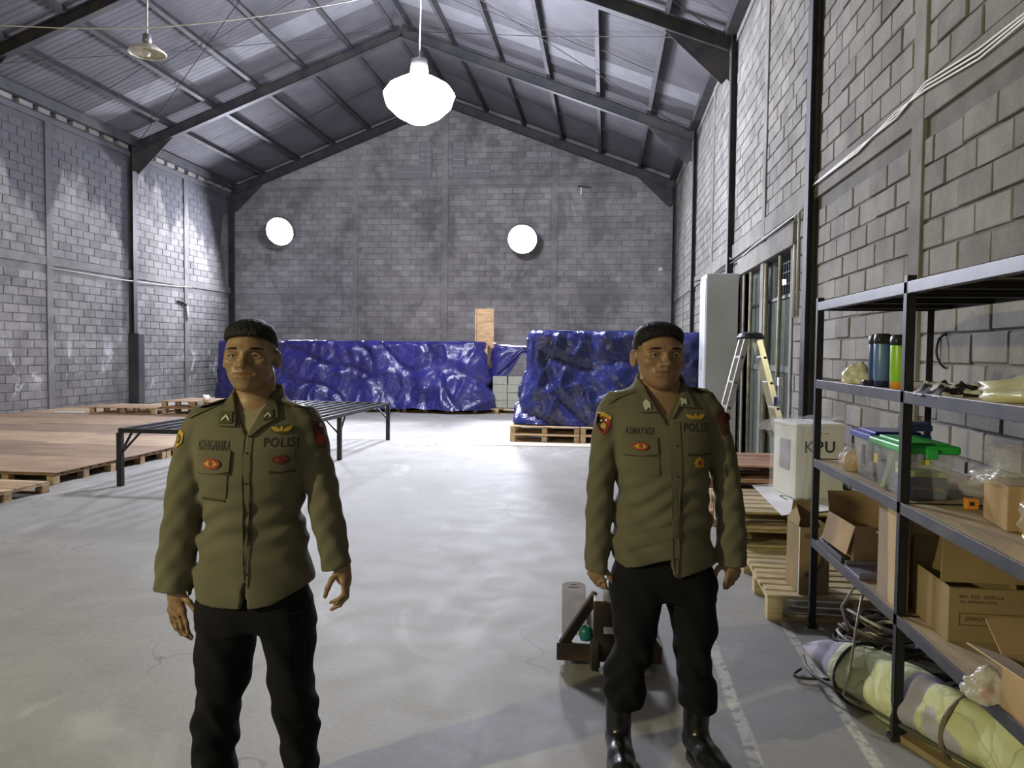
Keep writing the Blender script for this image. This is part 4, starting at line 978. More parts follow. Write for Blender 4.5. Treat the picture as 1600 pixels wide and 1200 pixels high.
b.build('lettering', M['ink_soft'], t)
tag(MB().box(0, .02, 0, .30, 0, .40).build('carton_panel', M['card_in'], loc=(1.225, 3.28, S1)), 'pale carton edge standing right behind the middle rack post', 'carton')
t = carton('near_carton', 'brown open carton on the lowest shelf at the right frame edge', 1.235, 2.10, S1, .34, .34, .16, math.radians(6), M['card'], [('B', 35, .13), ('L', 20, .12)])
o = bag('red_item_bag', (0, 0, 0), (.065, .06, .05), M['plastic_milky'], 4.4, .4, .4, knot=True); o.location = (1.20, 2.52, S1-.01); tag(o, 'clear plastic bag with a red item at the front of the lowest shelf', 'bag')
b = bag('red_item', (0, -.02, .0), (.032, .03, .03), mat('red_content', (.60, .10, .06), .4), 2.2, .5, .2, parent=o)
o = bag('clear_bag', (0, 0, 0), (.10, .11, .06), M['plastic_milky'], 7.4, .3, .5); o.location = (1.40, 2.42, S1+.15); tag(o, 'crumpled clear plastic bag on the near brown carton', 'bag')
# on the floor beneath the rack ---------------------------------------------
t = thing('cable_coil', 'tangled coil of pale and brown cables on the floor under the rack', 'cable', (1.50, 4.25, 0))
for k in range(13):
    rr = random.uniform(.13, .25); cx, cy = random.uniform(-.06, .06), random.uniform(-.08, .08); z = .03+.012*k; ph = random.uniform(0, 6)
    m_ = [M['white_cable'], mat('brown_cable_%d' % k, (.16, .11, .07), .6), M['rubber']][k % 3]
    MB().tube([(cx+rr*math.cos(a_), cy+rr*.9*math.sin(a_), z+.03*math.sin(a_*2+ph)) for a_ in np.linspace(0, 2*math.pi, 25)[:-1]], random.choice((.006, .008, .010)), 6, True).build('loop', m_, t, smooth_=True)
for k, p in enumerate(([(-.20, -.05, .12), (-.24, -.06, .25), (-.17, -.03, .35), (-.08, .02, .38)], [(.12, -.1, .15), (.15, -.16, .22), (.02, -.2, .2)])):
    MB().tube(p, .007, 6).build('loose_end', M['white_cable'], t, smooth_=True)
t = thing('cane_strip', 'long thin bent cane standing in front of the rolled quilt', 'cane', (0, 0, 0))
MB().tube([at(1317, 1086, Y=3.45), at(1328, 1050, Y=3.5), at(1337, 985, Y=3.6), at(1346, 935, Y=3.75), at(1362, 912, Y=3.9), at(1372, 908, Y=4.0)], .006, 8).build('shaft', mat('pale_cane', (.45, .40, .28), .5), t, smooth_=True)
t = thing('small_coil', 'low dark coil of wire between the cable coil and the rolled quilt', 'cable', (1.52, 3.70, 0))
for k in range(7): MB().tube([((.14+.012*k)*math.cos(a_), (.12+.01*k)*math.sin(a_), .05+.02*k+.02*math.sin(3*a_+k)) for a_ in np.linspace(0, 2*math.pi, 21)[:-1]], .007, 6, True).build('loop', [M['rubber'], mat('olive_wire%d' % k, (.12, .11, .08), .5), M['white_cable']][k % 3 if k % 3 != 2 or k == 2 else 0], t, smooth_=True)
# rolled quilt
A = Vector((1.02, 3.95, 0)); B = Vector((1.72, 2.55, 0)); ax = (B-A); LQ = ax.length; ax.normalize(); sd = Vector((ax.y, -ax.x, 0))
t = thing('rolled_quilt', 'rolled pale green and lilac quilt tied up on the floor under the rack', 'quilt', (0, 0, 0))
def quilt(u, v_):
    s_ = v_*LQ; a_ = u*2*math.pi
    r = .135*min(1, (v_/.22)**.75 if v_ > 0 else 0)
    seg = abs(math.sin(s_*2*math.pi/.55+.6)); r *= (.84+.16*seg**.5)
    r += .008*math.cos(a_*5)+.012*MN.noise(Vector((s_*5, math.cos(a_)*1.5, math.sin(a_)*1.5)))
    r = max(r, .004)
    c = A + ax*s_; q = c + sd*(math.cos(a_)*r*1.08) + Vector((0, 0, 1))*(math.sin(a_)*r + .125)
    q.z = max(q.z, .004); return q
qm = bpy.data.materials.new('quilt_fabric'); qm.use_nodes = True; N, L = nodes(qm)
tc = N.new('ShaderNodeNewGeometry'); P_ = tc.outputs['Position']; base = mixc(N, L, smooth(N, L, noise(N, L, P_, 2.6, 2), .62, .66), (.60, .64, .38), (.42, .41, .48))
wvn = N.new('ShaderNodeTexVoronoi'); wvn.feature = 'DISTANCE_TO_EDGE'; wvn.inputs['Scale'].default_value = 6.5; nn = N.new('ShaderNodeTexNoise'); nn.inputs['Scale'].default_value = 2; L.new(P_, nn.inputs['Vector'])
ad = N.new('ShaderNodeVectorMath'); L.new(P_, ad.inputs[0]); L.new(nn.outputs['Color'], ad.inputs[1]); L.new(ad.outputs[0], wvn.inputs['Vector'])
fl = smooth(N, L, wvn.outputs['Distance'], .035, .0)
base = mixc(N, L, mth(N, L, 'MULTIPLY', fl, .55), base, (.30, .32, .22)); L.new(base, N['Principled BSDF'].inputs['Base Color']); N['Principled BSDF'].inputs['Roughness'].default_value = .85
bp = N.new('ShaderNodeBump'); bp.inputs['Distance'].default_value = .02; bp.inputs['Strength'].default_value = .8; L.new(wvn.outputs['Distance'], bp.inputs['Height']); L.new(bp.outputs[0], N['Principled BSDF'].inputs['Normal'])
qo = MB().grid(quilt, 40, 90, True).build('quilt_roll', qm, t, smooth_=True)
qo.data.materials.append(mat('lilac_quilt_fabric', (.36, .34, .42), .9, 0, .15, 5, .4, 12))
for i, pl in enumerate(qo.data.polygons):
    if i//40 < 17 or 40 <= i//40 < 45: pl.material_index = 1
for s_, m_ in ((.36, M['rubber']), (.92, mat('brown_strap', (.16, .13, .09), .7)), (1.30, M['rubber'])):
    c = A+ax*s_; MB().tube([c+sd*math.cos(a_)*.150+Vector((0, 0, max(.006, .125+.138*math.sin(a_)))) for a_ in np.linspace(0, 2*math.pi, 25)[:-1]], .011 if s_ == .92 else .008, 6, True).build('strap', m_, t)
MB().tube([A+ax*(.03+k*.02)+sd*(.05+.09*math.sin(k*.5))+Vector((0, 0, .02+.0*k)) for k in range(14)], .007, 6).build('loose_strap', M['rubber'], t)
MB().tube([A+ax*k*.1+sd*.135*min(1, (k*.1/.22)**.6 if k else .1)+Vector((0, 0, .07)) for k in range(15)], .009, 6).build('piping', mat('dark_olive_piping', (.08, .08, .05)), t, smooth_=True)
# plank and flat cardboard on the floor at the near end of the rack
q = [Vector((1.19, 3.32, 0)), Vector((1.33, 3.38, 0)), Vector((1.75, 2.4, 0)), Vector((1.60, 2.3, 0))]
b = MB(); b.add([(p.x, p.y, .002) for p in q]+[(p.x, p.y, .03) for p in q], [(4, 5, 6, 7), (0, 3, 7, 4), (0, 4, 5, 1), (1, 5, 6, 2), (2, 6, 7, 3)])
tag(b.build('floor_plank', M['card_dark'], bevel=.003), 'olive brown plank lying along the rolled quilt', 'plank')
q = [at(1438, 1128, Z=0), at(1600, 1190, Z=0), at(1700, 1300, Z=0), at(1490, 1260, Z=0)]
b = MB(); b.add([(p.x, p.y, .0015) for p in q]+[(p.x, p.y, .005) for p in q], [(4, 5, 6, 7), (0, 3, 7, 4), (0, 4, 5, 1), (1, 5, 6, 2), (2, 6, 7, 3)])
tag(b.build('flat_cardboard', M['card']), 'flattened cardboard on the floor at the foot of the rack', 'cardboard')

# ------------------------------------------------------------------ cables, pipes and small wall things
t = thing('cable_bundle', 'loose bundle of white cables sagging along the right wall', 'cable', (0, 0, 0))
for k in range(3):
    o = k*.02; pts = [at(1690, -60+k*9, X=XR-.05), at(1600, 22+k*6, X=XR-.05), at(1530, 76+k*8, X=XR-.045), at(1447, 128+k*6, X=XR-.05), at(1400, 185-k*5, X=XR-.045), at(1340, 232+k*3, X=XR-.05), at(1262, 296, X=XR-.06)]
    MB().tube(pts, .008, 6).build('cable', M['white_cable'], t, smooth_=True)
t = thing('cable_run', 'dark and white cable run along the top of the doorway lintel', 'cable', (0, 0, 0))
MB().tube([at(1258, 322, X=XR-.05), at(1240, 338, X=XR-.08), at(1180, 382, X=XR-.08), at(1160, 400, X=XR-.08)], .010, 6).build('cable', M['white_cable'], t, smooth_=True)
MB().tube([at(1240, 342, X=XR-.08), at(1200, 370, X=XR-.08), at(1165, 396, X=XR-.06), at(1130, 420, X=XR-.05), at(1098, 436, X=XR-.05), at(1083, 440, X=XR-.05)], .014, 6).build('cable', M['rubber'], t, smooth_=True)
MB().tube([at(1140, 412, X=XR-.05), at(1134, 398, X=XR-.09), at(1142, 405, X=XR-.06)], .012, 6).build('loose_end', M['white_cable'], t)
for k, (u, m_) in enumerate(((1243, 'white_cable'), (1249, 'pvc'))):
    p = at(u, 345, X=XR-.03)
    tag(MB().tube([(XR-.03, p.y, 2.0), (XR-.03, p.y, 3.15)], .016, 8).build('wall_conduit', M[m_], smooth_=True), ['white conduit pipe beside the doorway, left of the pair', 'grey conduit pipe beside the doorway, right of the pair'][k], 'pipe')
p = at(1253, 500, X=XR-.03)
tag(MB().tube([(XR-.03, p.y, .9), (XR-.03, p.y, 2.8)], .014, 8).build('wall_conduit', M['rubber'], smooth_=True), 'dark conduit running down the wall beside the steel column', 'pipe')
t = thing('wall_tap', 'small white socket box with a short pipe on the wall left of the rack', 'socket', at(1222, 598, X=XR-.04))
MB().box(-.05, 0, -.05, .05, -.04, .06).build('socket_box', M['white'], t, bevel=.006); MB().tube([(-.03, 0, -.03), (-.03, 0, -.22)], .018, 8).build('pipe', M['white'], t)
tag(MB().tube([at(-60, 38, Y=10.4), at(30, 41, Y=10.4), at(100, 44, Y=10.4), at(170, 45, Y=10.4), at(235, 43, Y=10.4), at(300, 38, Y=10.5), at(370, 30, Y=10.6), at(430, 22, Y=10.8), at(490, 12, Y=11.0), at(545, 2, Y=11.2), at(620, -16, Y=11.6)], .008, 6).build('ceiling_cable', M['white_cable'], smooth_=True), 'white cable hanging across the roof behind the unlit lamp', 'cable')
tag(MB().tube([at(75, 418, X=XL+.05), at(125, 426, X=XL+.05), at(190, 437, X=XL+.16), at(245, 444, X=XL+.05), at(300, 449, X=XL+.05)], .010, 6).build('wall_cable', M['white_cable'], smooth_=True), 'thin white cable strung along the left wall', 'cable')
t = thing('wall_pipe', 'short bent pipe with a white tube on the left wall', 'pipe', (0, 0, 0))
MB().tube([at(277, 471, X=XL+.03), at(286, 472, X=XL+.06), at(291, 477, X=XL+.07)], .035, 8).build('elbow', M['rubber'], t, smooth_=True)
MB().tube([at(292, 478, X=XL+.07), at(294, 499, X=XL+.07)], .03, 8).build('tube', M['white'], t, smooth_=True)
t = thing('wall_bracket', 'small bracket with a white tube high on the back wall', 'bracket', (0, 0, 0))
MB().bar(at(903, 291, Y=YB-.06), at(923, 293, Y=YB-.06), .04, .05).build('arm', M['steel2'], t); MB().bar(at(908, 293, Y=YB-.06), at(908, 304, Y=YB-.06), .05, .05).build('tube', M['white'], t)
t = thing('wall_switch', 'small pale switch with a conduit on the back wall near the right corner', 'switch', (0, 0, 0))
MB().bar(at(1032, 418, Y=YB-.04), at(1032, 423, Y=YB-.04), .12, .06).build('switch_box', M['white'], t); MB().bar(at(1032, 424, Y=YB-.03), at(1033, 450, Y=YB-.03), .025, .025).build('conduit', M['pvc'], t)
#@@PART3
# ------------------------------------------------------------------ people
def surface_nets(V, ax, ay, az):
    ins = V < 0
    nx, ny, nz_ = V.shape
    c = np.zeros((nx-1, ny-1, nz_-1), np.uint8)
    for i in (0, 1):
        for j in (0, 1):
            for k in (0, 1): c += ins[i:nx-1+i, j:ny-1+j, k:nz_-1+k]
    I, J, K = np.nonzero((c > 0) & (c < 8)); idx = -np.ones(c.shape, np.int64); idx[I, J, K] = np.arange(len(I))
    acc = np.zeros((len(I), 3)); cnt = np.zeros(len(I))
    A = (ax, ay, az)
    cor = [(i, j, k) for i in (0, 1) for j in (0, 1) for k in (0, 1)]
    for a in cor:
        for d in range(3):
            if a[d]: continue
            b = list(a); b[d] = 1
            va = V[I+a[0], J+a[1], K+a[2]]; vb = V[I+b[0], J+b[1], K+b[2]]; m = (va < 0) != (vb < 0)
            t = np.where(m, va/(va-vb+1e-20), 0)
            pa = np.stack([ax[I+a[0]], ay[J+a[1]], az[K+a[2]]], 1); pb = np.stack([ax[I+b[0]], ay[J+b[1]], az[K+b[2]]], 1)
            acc += np.where(m[:, None], pa+(pb-pa)*t[:, None], 0); cnt += m
    P = acc/cnt[:, None]; F = []
    for d in range(3):
        sl0 = [slice(None)]*3; sl1 = [slice(None)]*3; sl0[d] = slice(0, -1); sl1[d] = slice(1, None)
        a = ins[tuple(sl0)]; b = ins[tuple(sl1)]; e, f = [q for q in range(3) if q != d]
        m = (a != b); ii = np.array(np.nonzero(m)).T
        ok = (ii[:, e] > 0) & (ii[:, f] > 0) & (ii[:, e] < V.shape[e]-1) & (ii[:, f] < V.shape[f]-1); ii = ii[ok]
        def g(de, df):
            q = ii.copy(); q[:, e] -= de; q[:, f] -= df; return idx[q[:, 0], q[:, 1], q[:, 2]]
        quad = np.stack([g(1, 1), g(0, 1), g(0, 0), g(1, 0)], 1)
        flip = a[ii[:, 0], ii[:, 1], ii[:, 2]]
        if d == 1: flip = ~flip
        quad[~flip] = quad[~flip][:, ::-1]; F.append(quad)
    return P, np.concatenate(F)
class Field:
    def __init__(s, ax, ay, az):
        s.ax, s.ay, s.az = [np.asarray(a, np.float32) for a in (ax, ay, az)]
        s.V = np.full((len(ax), len(ay), len(az)), .5, np.float32)
    def sub(s, lo, hi, pad):
        r = [slice(max(0, np.searchsorted(a, l-pad)-1), np.searchsorted(a, h+pad)+1) for a, l, h in zip((s.ax, s.ay, s.az), lo, hi)]
        X = s.ax[r[0]][:, None, None]; Y = s.ay[r[1]][None, :, None]; Z = s.az[r[2]][None, None, :]; return tuple(r), X, Y, Z
    def comb(s, r, d, k, neg=False):
        v = s.V[r]
        if neg: d = -d; h = np.clip(.5-.5*(v-d)/k, 0, 1) if k > 0 else None
        if k <= 0: s.V[r] = np.maximum(v, d) if neg else np.minimum(v, d); return
        if neg: h = np.maximum(k-np.abs(v-d), 0)/k; s.V[r] = np.maximum(v, d)+h*h*k*.25
        else: h = np.maximum(k-np.abs(v-d), 0)/k; s.V[r] = np.minimum(v, d)-h*h*k*.25
    def cap(s, a, b, ra, rb, k=.01, neg=False):
        a = np.array(a, float); b = np.array(b, float); R = max(ra, rb)
        r, X, Y, Z = s.sub(np.minimum(a, b)-R, np.maximum(a, b)+R, k+.02)
        d = b-a; L2 = max(d@d, 1e-9); h = np.clip(((X-a[0])*d[0]+(Y-a[1])*d[1]+(Z-a[2])*d[2])/L2, 0, 1)
        D = np.sqrt((X-a[0]-h*d[0])**2+(Y-a[1]-h*d[1])**2+(Z-a[2]-h*d[2])**2)-(ra+(rb-ra)*h); s.comb(r, D, k, neg)
    def ell(s, c, rad, k=.01, neg=False, rot=None):
        R = max(rad); r, X, Y, Z = s.sub(np.array(c)-R, np.array(c)+R, k+.02)
        x, y, z = X-c[0], Y-c[1], Z-c[2]
        if rot is not None:
            m = np.array(rot.to_3x3()).T; x, y, z = [m[i, 0]*x+m[i, 1]*y+m[i, 2]*z for i in range(3)]
        q = np.sqrt((x/rad[0])**2+(y/rad[1])**2+(z/rad[2])**2); q2 = np.sqrt((x/rad[0]**2)**2+(y/rad[1]**2)**2+(z/rad[2]**2)**2)+1e-6
        s.comb(r, q*(q-1)/q2, k, neg)
    def loft(s, T, k=.01, p=2.0, off=0.0, fold=None, neg=False):
        """T rows: z, xl, xr, ry, yc"""
        T = np.array(sorted(T), float); R = max(np.max(np.abs(T[:, 3]))+.02, 0)
        lo = (T[:, 1].min()-.02, (T[:, 4]-T[:, 3]).min()-.02, T[0, 0]); hi = (T[:, 2].max()+.02, (T[:, 4]+T[:, 3]).max()+.02, T[-1, 0])
        r, X, Y, Z = s.sub(lo, hi, .03); zz = Z[0, 0]
        def I(col):   # smooth (cosine-eased) interpolation
            return np.interp(zz, T[:, 0], T[:, col])
        ker = np.array([1, 2, 3, 2, 1.])/9
        def sm(v_): return np.convolve(np.pad(v_, 2, mode='edge'), ker, 'valid') if len(v_) > 5 else v_
        xl, xr, ry, yc = [sm(I(c))[None, None, :] for c in (1, 2, 3, 4)]
        cx = (xl+xr)/2; rx = (xr-xl)/2+off; ry = ry+off
        q = (np.abs((X-cx)/rx)**p + np.abs((Y-yc)/ry)**p)**(1/p)
        D = (q-1)*np.minimum(rx, ry)
        if fold is not None: D = D+fold(X, Y, Z)
        ez = np.maximum(T[0, 0]-Z, Z-T[-1, 0]); D = np.maximum(D, ez)
        s.comb(r, D, k, neg)
    def mesh(s, name, m, parent, iters=1):
        P, F = surface_nets(s.V, s.ax, s.ay, s.az)
        me = bpy.data.meshes.new(name); me.vertices.add(len(P)); me.vertices.foreach_set('co', P.astype(np.float32).ravel())
        me.loops.add(F.size); me.loops.foreach_set('vertex_index', F.astype(np.int32).ravel())
        me.polygons.add(len(F)); me.polygons.foreach_set('loop_start', np.arange(0, F.size, 4, dtype=np.int32)); me.update(calc_edges=True)
        me.polygons.foreach_set('use_smooth', np.ones(len(F), bool)); me.materials.append(m)
        bm = bmesh.new(); bm.from_mesh(me)
        for _ in range(iters): bmesh.ops.smooth_vert(bm, verts=bm.verts, factor=.5, use_axis_x=True, use_axis_y=True, use_axis_z=True)
        bmesh.ops.recalc_face_normals(bm, faces=bm.faces); bm.to_mesh(me); bm.free()
        o = bpy.data.objects.new(name, me); COL.objects.link(o); o.parent = parent; return o
def seg(*parts):   # axis made of pieces (start, end, step)
    out = []
    for a, b, st in parts: out += list(np.arange(a, b-1e-6, st))
    return np.array(out+[parts[-1][1]])

def fabric(name, c, sc=240, sheen=.1):
    m = mat(name, c, .85, 0, .10, 5, .07, sc, spec=.2); return m
M['khaki'] = fabric('khaki_uniform_cloth', (.120, .113, .078)); M['khaki2'] = fabric('khaki_flap_cloth', (.110, .103, .071))
M['khaki_dark'] = fabric('khaki_seam_shade', (.045, .042, .026))
M['trouser'] = mat('black_trouser_cloth', (.0085, .009, .012), .9, 0, .15, 6, .3, 200, spec=.15)
M['boot'] = mat('black_boot_leather', (.010, .010, .012), .28, 0, 0, 8, .25, 18, spec=.6)
M['hair'] = mat('black_hair', (.006, .006, .008), .6, 0, .2, 30, .8, 160, stretch=(1, 1, .25), spec=.25)
M['tee'] = mat('beige_undershirt', (.24, .215, .14), .9)
M['eye_white'] = mat('eye_white', (.42, .38, .34), .25); M['iris'] = mat('dark_iris', (.015, .008, .005), .15)
M['badge_y'] = mat('yellow_embroidery', (.45, .28, .03), .6, bump=.4, bscale=300); M['badge_r'] = mat('red_embroidery', (.27, .03, .02), .7, bump=.4, bscale=300)
M['badge_d'] = mat('dark_red_patch', (.085, .022, .016), .8, bump=.4, bscale=300); M['badge_k'] = mat('black_embroidery', (.012, .012, .012), .8)
M['badge_w'] = mat('silver_badge', (.60, .60, .55), .35, .3); M['badge_g'] = mat('dark_olive_patch', (.055, .060, .020), .85)
def skin_material(name, c):
    m = bpy.data.materials.new(name); m.use_nodes = True; N, L = nodes(m); b = N['Principled BSDF']
    a_ = N.new('ShaderNodeAttribute'); a_.attribute_name = 'lip'
    tc = N.new('ShaderNodeTexCoord')
    n1 = noise(N, L, tc.outputs['Object'], 22, 5); base = mixc(N, L, smooth(N, L, n1, .3, .7), tuple(x*.90 for x in c), tuple(x*1.06 for x in c))
    base = mixc(N, L, a_.outputs['Fac'], base, (c[0]*.68, c[1]*.42, c[2]*.42))
    h_ = N.new('ShaderNodeAttribute'); h_.attribute_name = 'stubble'
    base = mixc(N, L, h_.outputs['Fac'], base, (.02, .018, .016))
    L.new(base, b.inputs['Base Color']); b.inputs['Roughness'].default_value = .47; b.inputs['Specular IOR Level'].default_value = .45
    bp = N.new('ShaderNodeBump'); bp.inputs['Strength'].default_value = .15; bp.inputs['Distance'].default_value = .002
    L.new(noise(N, L, tc.outputs['Object'], 190, 4), bp.inputs['Height']); L.new(bp.outputs[0], b.inputs['Normal'])
    return m

def make_person(cfg):
    uc, dist = cfg['uc'], cfg['dist']
    base = Vector((0, 0, CH)) + (CF + CR*((uc-800)/FPX) + CU*((600-551)/FPX))*dist; base.z = 0
    t = thing('person', cfg['label'], 'person', base, YAW)
    fwd = Vector((-math.sin(YAW), math.cos(YAW), 0)); rgt = Vector((math.cos(YAW), math.sin(YAW), 0))
    def L(u, v, dy=0.0):     # picture point -> local coordinates in the figure's own upright plane at depth dy
        d = CF + CR*((u-800)/FPX) + CU*((600-v)/FPX)
        s_ = (base.dot(fwd)+dy)/d.dot(fwd); p = Vector((0, 0, CH))+d*s_-Vector((base.x, base.y, 0))
        return np.array((p.dot(rgt), dy, p.z))
    def rows(T, yc=0.0): 
        out = []
        for r in T:
            a = L(r[1], r[0]); b = L(r[2], r[0]); out.append(((a[2]+b[2])/2, a[0], b[0], r[3], r[4] if len(r) > 4 else yc))
        return out
    rs = np.random.RandomState(cfg['seed'])
    # ---- head geometry
    zt = L(cfg['hc'], cfg['top'])[2]; zc = L(cfg['hc'], cfg['chin'])[2]; H = zt-zc; hx = L(cfg['hc'], 560)[0]; hz = (zt+zc)/2-.004
    hy = -.035; hw = cfg['hw']
    yaw_h = math.radians(cfg.get('hyaw', 0)); Rm = Matrix.Rotation(yaw_h, 4, 'Z') @ Matrix.Rotation(math.radians(cfg.get('htilt', 0)), 4, 'Y')
    def hp(x, y, z): q = Rm @ Vector((x*H*hw, y*H, z*H)); return (q.x+hx, q.y+hy, q.z+hz)
    tor = rows(cfg['torso']); arms = [rows(a) for a in cfg['arms']]; legs = [rows(a) for a in cfg['legs']]
    zneck = tor and max(r[0] for r in tor)
    # ---- one continuous body ------------------------------------------------
    hl, hr = cfg['hands_box']
    f = Field(seg((-.40, -.27, .0035 if True else .01), (-.27, hx-.115, .012), (hx-.115, hx+.115, .0021), (hx+.115, .24, .012), (.24, .40, .0035)),
              seg((-.21, -.19, .006), (-.19, -.08, .0022), (-.08, .13, .0040), (.13, .20, .009)),
              seg((0, .50, .016), (.52, .90, .0036), (.905, zc-.10, .012), (zc-.10, zt+.02, .0022)))
    zh_ = L(uc, cfg['hem'][0][1])[2]+.04
    sh = [(z, a+.016+(.02 if z < zh_ else 0), b-.016-(.02 if z < zh_ else 0), max(r-.016, .02)*(.7 if z < zh_ else 1), y) for z, a, b, r, y in tor]
    f.loft(sh, .01, 2.3)
    for A_, cu_ in zip(arms, cfg['cuffs']):
        zc_ = L(cu_[0], min(cu_[1], cu_[3]))[2]+.012
        f.loft([(z, a+.024, b-.024, max(.018, r-.024), y) for z, a, b, r, y in A_ if z > zc_], .03)
    for A_ in legs: f.loft([(z, a+.03, b-.03, max(.02, r-.035), y+.01) for z, a, b, r, y in A_ if z > .2], .02)
    # neck
    nl, nr = L(cfg['neck'][0], cfg['neck'][2])[0], L(cfg['neck'][1], cfg['neck'][2])[0]; nc = (nl+nr)/2; nw = (nr-nl)/2
    f.cap((nc, .012, zneck-.06), (hx*.5+nc*.5, .010, zc+.05), nw*1.06, nw*.96, .03)
    
    # head
    def E(c, r, k=.012, neg=False, rot=None):
        R_ = Rm if rot is None else Rm @ rot
        f.ell(hp(*c), (r[0]*H*hw, r[1]*H, r[2]*H), k, neg, R_)
    def Cp(a, b, ra, rb, k=.008, neg=False): f.cap(hp(*a), hp(*b), ra*H, rb*H, k, neg)
    E((0, .09, .12), (.335, .405, .355), .01)
    E((0, -.10, -.02), (.305, .27, .37), .02)
    E((0, -.12, -.24), (.245 if cfg['jaw'] > 1 else .236, .215, .20), .03)
    E((0, -.225, -.39), (.125, .115, .09), .03)
    for sx in (-1, 1):
        E((sx*.185, -.235, -.075), (.105, .10, .085), .02); Cp((sx*.225, -.05, -.20), (sx*.12, -.20, -.36), .055, .055, .02)
        Cp((sx*.06, -.335, .085), (sx*.20, -.28, .095), .035, .03, .018)
        E((sx*.148, -.385, .020), (.098, .088, .056), .016, True)
        # lids around the slit
        for i in range(6):
            a0 = -1+i/3; a1 = a0+1/3
            up = lambda q: (sx*(.148+.078*q), -.336+.030*abs(q)**2*(1 if q*1 > 0 else .3), .010+.036*(1-q*q))
            lw = lambda q: (sx*(.148+.074*q), -.330+.030*abs(q)**2*(1 if q*1 > 0 else .3), .004-.024*(1-q*q))
            Cp(up(a0), up(a1), .0135, .0135, .004); Cp(lw(a0), lw(a1), .0105, .0105, .003)
    Cp((0, -.338, .075), (0, -.408, -.07), .030, .038, .012); E((0, -.438, -.108), (.064, .056, .048), .010)
    for sx in (-1, 1):
        E((sx*.074, -.382, -.122), (.040, .046, .036), .007); E((sx*.036, -.436, -.152), (.022, .026, .015), .004, True)
    Cp((0, -.385, -.15), (0, -.36, -.20), .020, .022, .015)
    E((0, -.330, -.240), (.165, .060, .075), .02)
    for sx in (-1, 1): Cp((0, -.386, -.217), (sx*.120, -.358, -.236), .019, .009, .006)
    Cp((-.075, -.366, -.260), (.075, -.366, -.260), .021, .021, .010); Cp((0, -.374, -.262), (0, -.374, -.263), .024, .024, .010)
    Cp((0, -.406, -.239), (.128, -.374, -.241), .0105, .0105, .006, True); Cp((0, -.406, -.239), (-.128, -.374, -.241), .0105, .0105, .006, True)
    for sx in (-1, 1):
        rot = Matrix.Rotation(sx*math.radians(-22), 4, 'Z') @ Matrix.Rotation(math.radians(8), 4, 'X')
        E((sx*.352, .03, -.03), (.030, .078, .125), .008, False, rot); E((sx*.375, .015, -.02), (.022, .042, .075), .008, True, rot)
        E((sx*.345, .0, -.125), (.028, .035, .04), .01)
    # hands: palm, four fingers, thumb
    for hd in cfg['hands']:
        w0, w1 = L(*hd['wrist']), L(*hd['palm'])
        f.cap(w0+np.array((0, 0, .03)), w0, .021, .023, .01); f.cap(w0, w1, .024, .026, .015)
        for fg in hd['fingers']:
            P_ = [L(*q) for q in fg['p']]
            f.cap(w1*.55+w0*.45, P_[0], .020, fg['r']*1.35, .010)
            n = len(P_)
            for i in range(n-1): f.cap(P_[i], P_[i+1], fg['r']*(1-.10*i), fg['r']*(1-.10*(i+1)), .0035)
            for q in P_[1:-1]: f.ell(q, (fg['r']*.98,)*3, .002)
    for bt in ():
        pass
    body = f.mesh('body', skin_material('skin_'+cfg['id'], cfg['skin']), t, 1)
    me = body.data; n = len(me.vertices); co = np.empty(n*3, np.float32); me.vertices.foreach_get('co', co); co = co.reshape(-1, 3)
    Ri = np.array(Rm.to_3x3()).T; q = (co-np.array((hx, hy, hz))) @ Ri.T
    qx, qy, qz = q[:, 0]/(H*hw), q[:, 1]/H, q[:, 2]/H
    lip = np.clip(1.35-np.sqrt((qx/.125)**2+((qz+.240)/.044)**2)*1.1, 0, 1)*(qy < -.30)*.8
    st = np.clip((np.abs(qx)-.27)/.06, 0, 1)*np.clip((qz-.02)/.05, 0, 1)*np.clip((.33-qz)/.1, 0, 1)*(qy > -.24)*cfg.get('fade', .8)*(np.abs(qz) < .6)
    for nm, arr in (('lip', lip), ('stubble', st)):
        a_ = me.attributes.new(nm, 'FLOAT', 'POINT'); a_.data.foreach_set('value', arr.astype(np.float32))
    # eyes
    for sx in (-1, 1):
        b = MB(); c = hp(sx*.148, -.268, .012); r_ = .066*H
        b.lathe([(r_*math.sin(a_), -r_*math.cos(a_)) for a_ in np.linspace(0, math.pi, 12)], (0, 0, 0), 18, cap=False)
        o = b.build('eye', M['eye_white'], t, smooth_=True, loc=c); o.data.materials.append(M['iris'])
        o.rotation_euler = (-math.pi/2, 0, yaw_h + math.radians(cfg.get('gaze', 0)))
        # the pole at -z of the lathe looks forward (-y)
        for p in o.data.polygons:
            zc_ = sum(o.data.vertices[i].co.z for i in p.vertices)/len(p.vertices)
            if zc_ > r_*.93 : p.material_index = 1
        o.rotation_euler = (math.pi/2, 0, yaw_h + math.radians(cfg.get('gaze', 0)))
        # brow
        b = MB(); pts = [hp(sx*(.055+.19*i/7), -.362+.075*(i/7)**1.8, .090+.028*math.sin(math.pi*(.15+.75*i/7))-.006*i/7) for i in range(8)]
        b.tube(pts, [.0024, .0036, .0042, .0042, .0038, .0032, .0024, .0014], 8); b.build('eyebrow', M['hair'], t, smooth_=True)
    # ---- hair
    g_ = Field(seg((hx-.125, hx+.125, .003)), seg((hy-.14, hy+.17, .003)), seg((hz-.08, zt+.035, .003)))
    hh = cfg['hair']
    def HE(c, r, k=.012): g_.ell(hp(*c), (r[0]*H*hw, r[1]*H, r[2]*H), k, False, Rm)
    HE((0, .09, .125), (.341, .415, .370)); HE((0, -.02, hh['tz']), (hh['tw'], .335, hh['th']), .02)
    r_, X, Y, Z = g_.sub((-1, -1, -1), (1, 1, 3), 0)
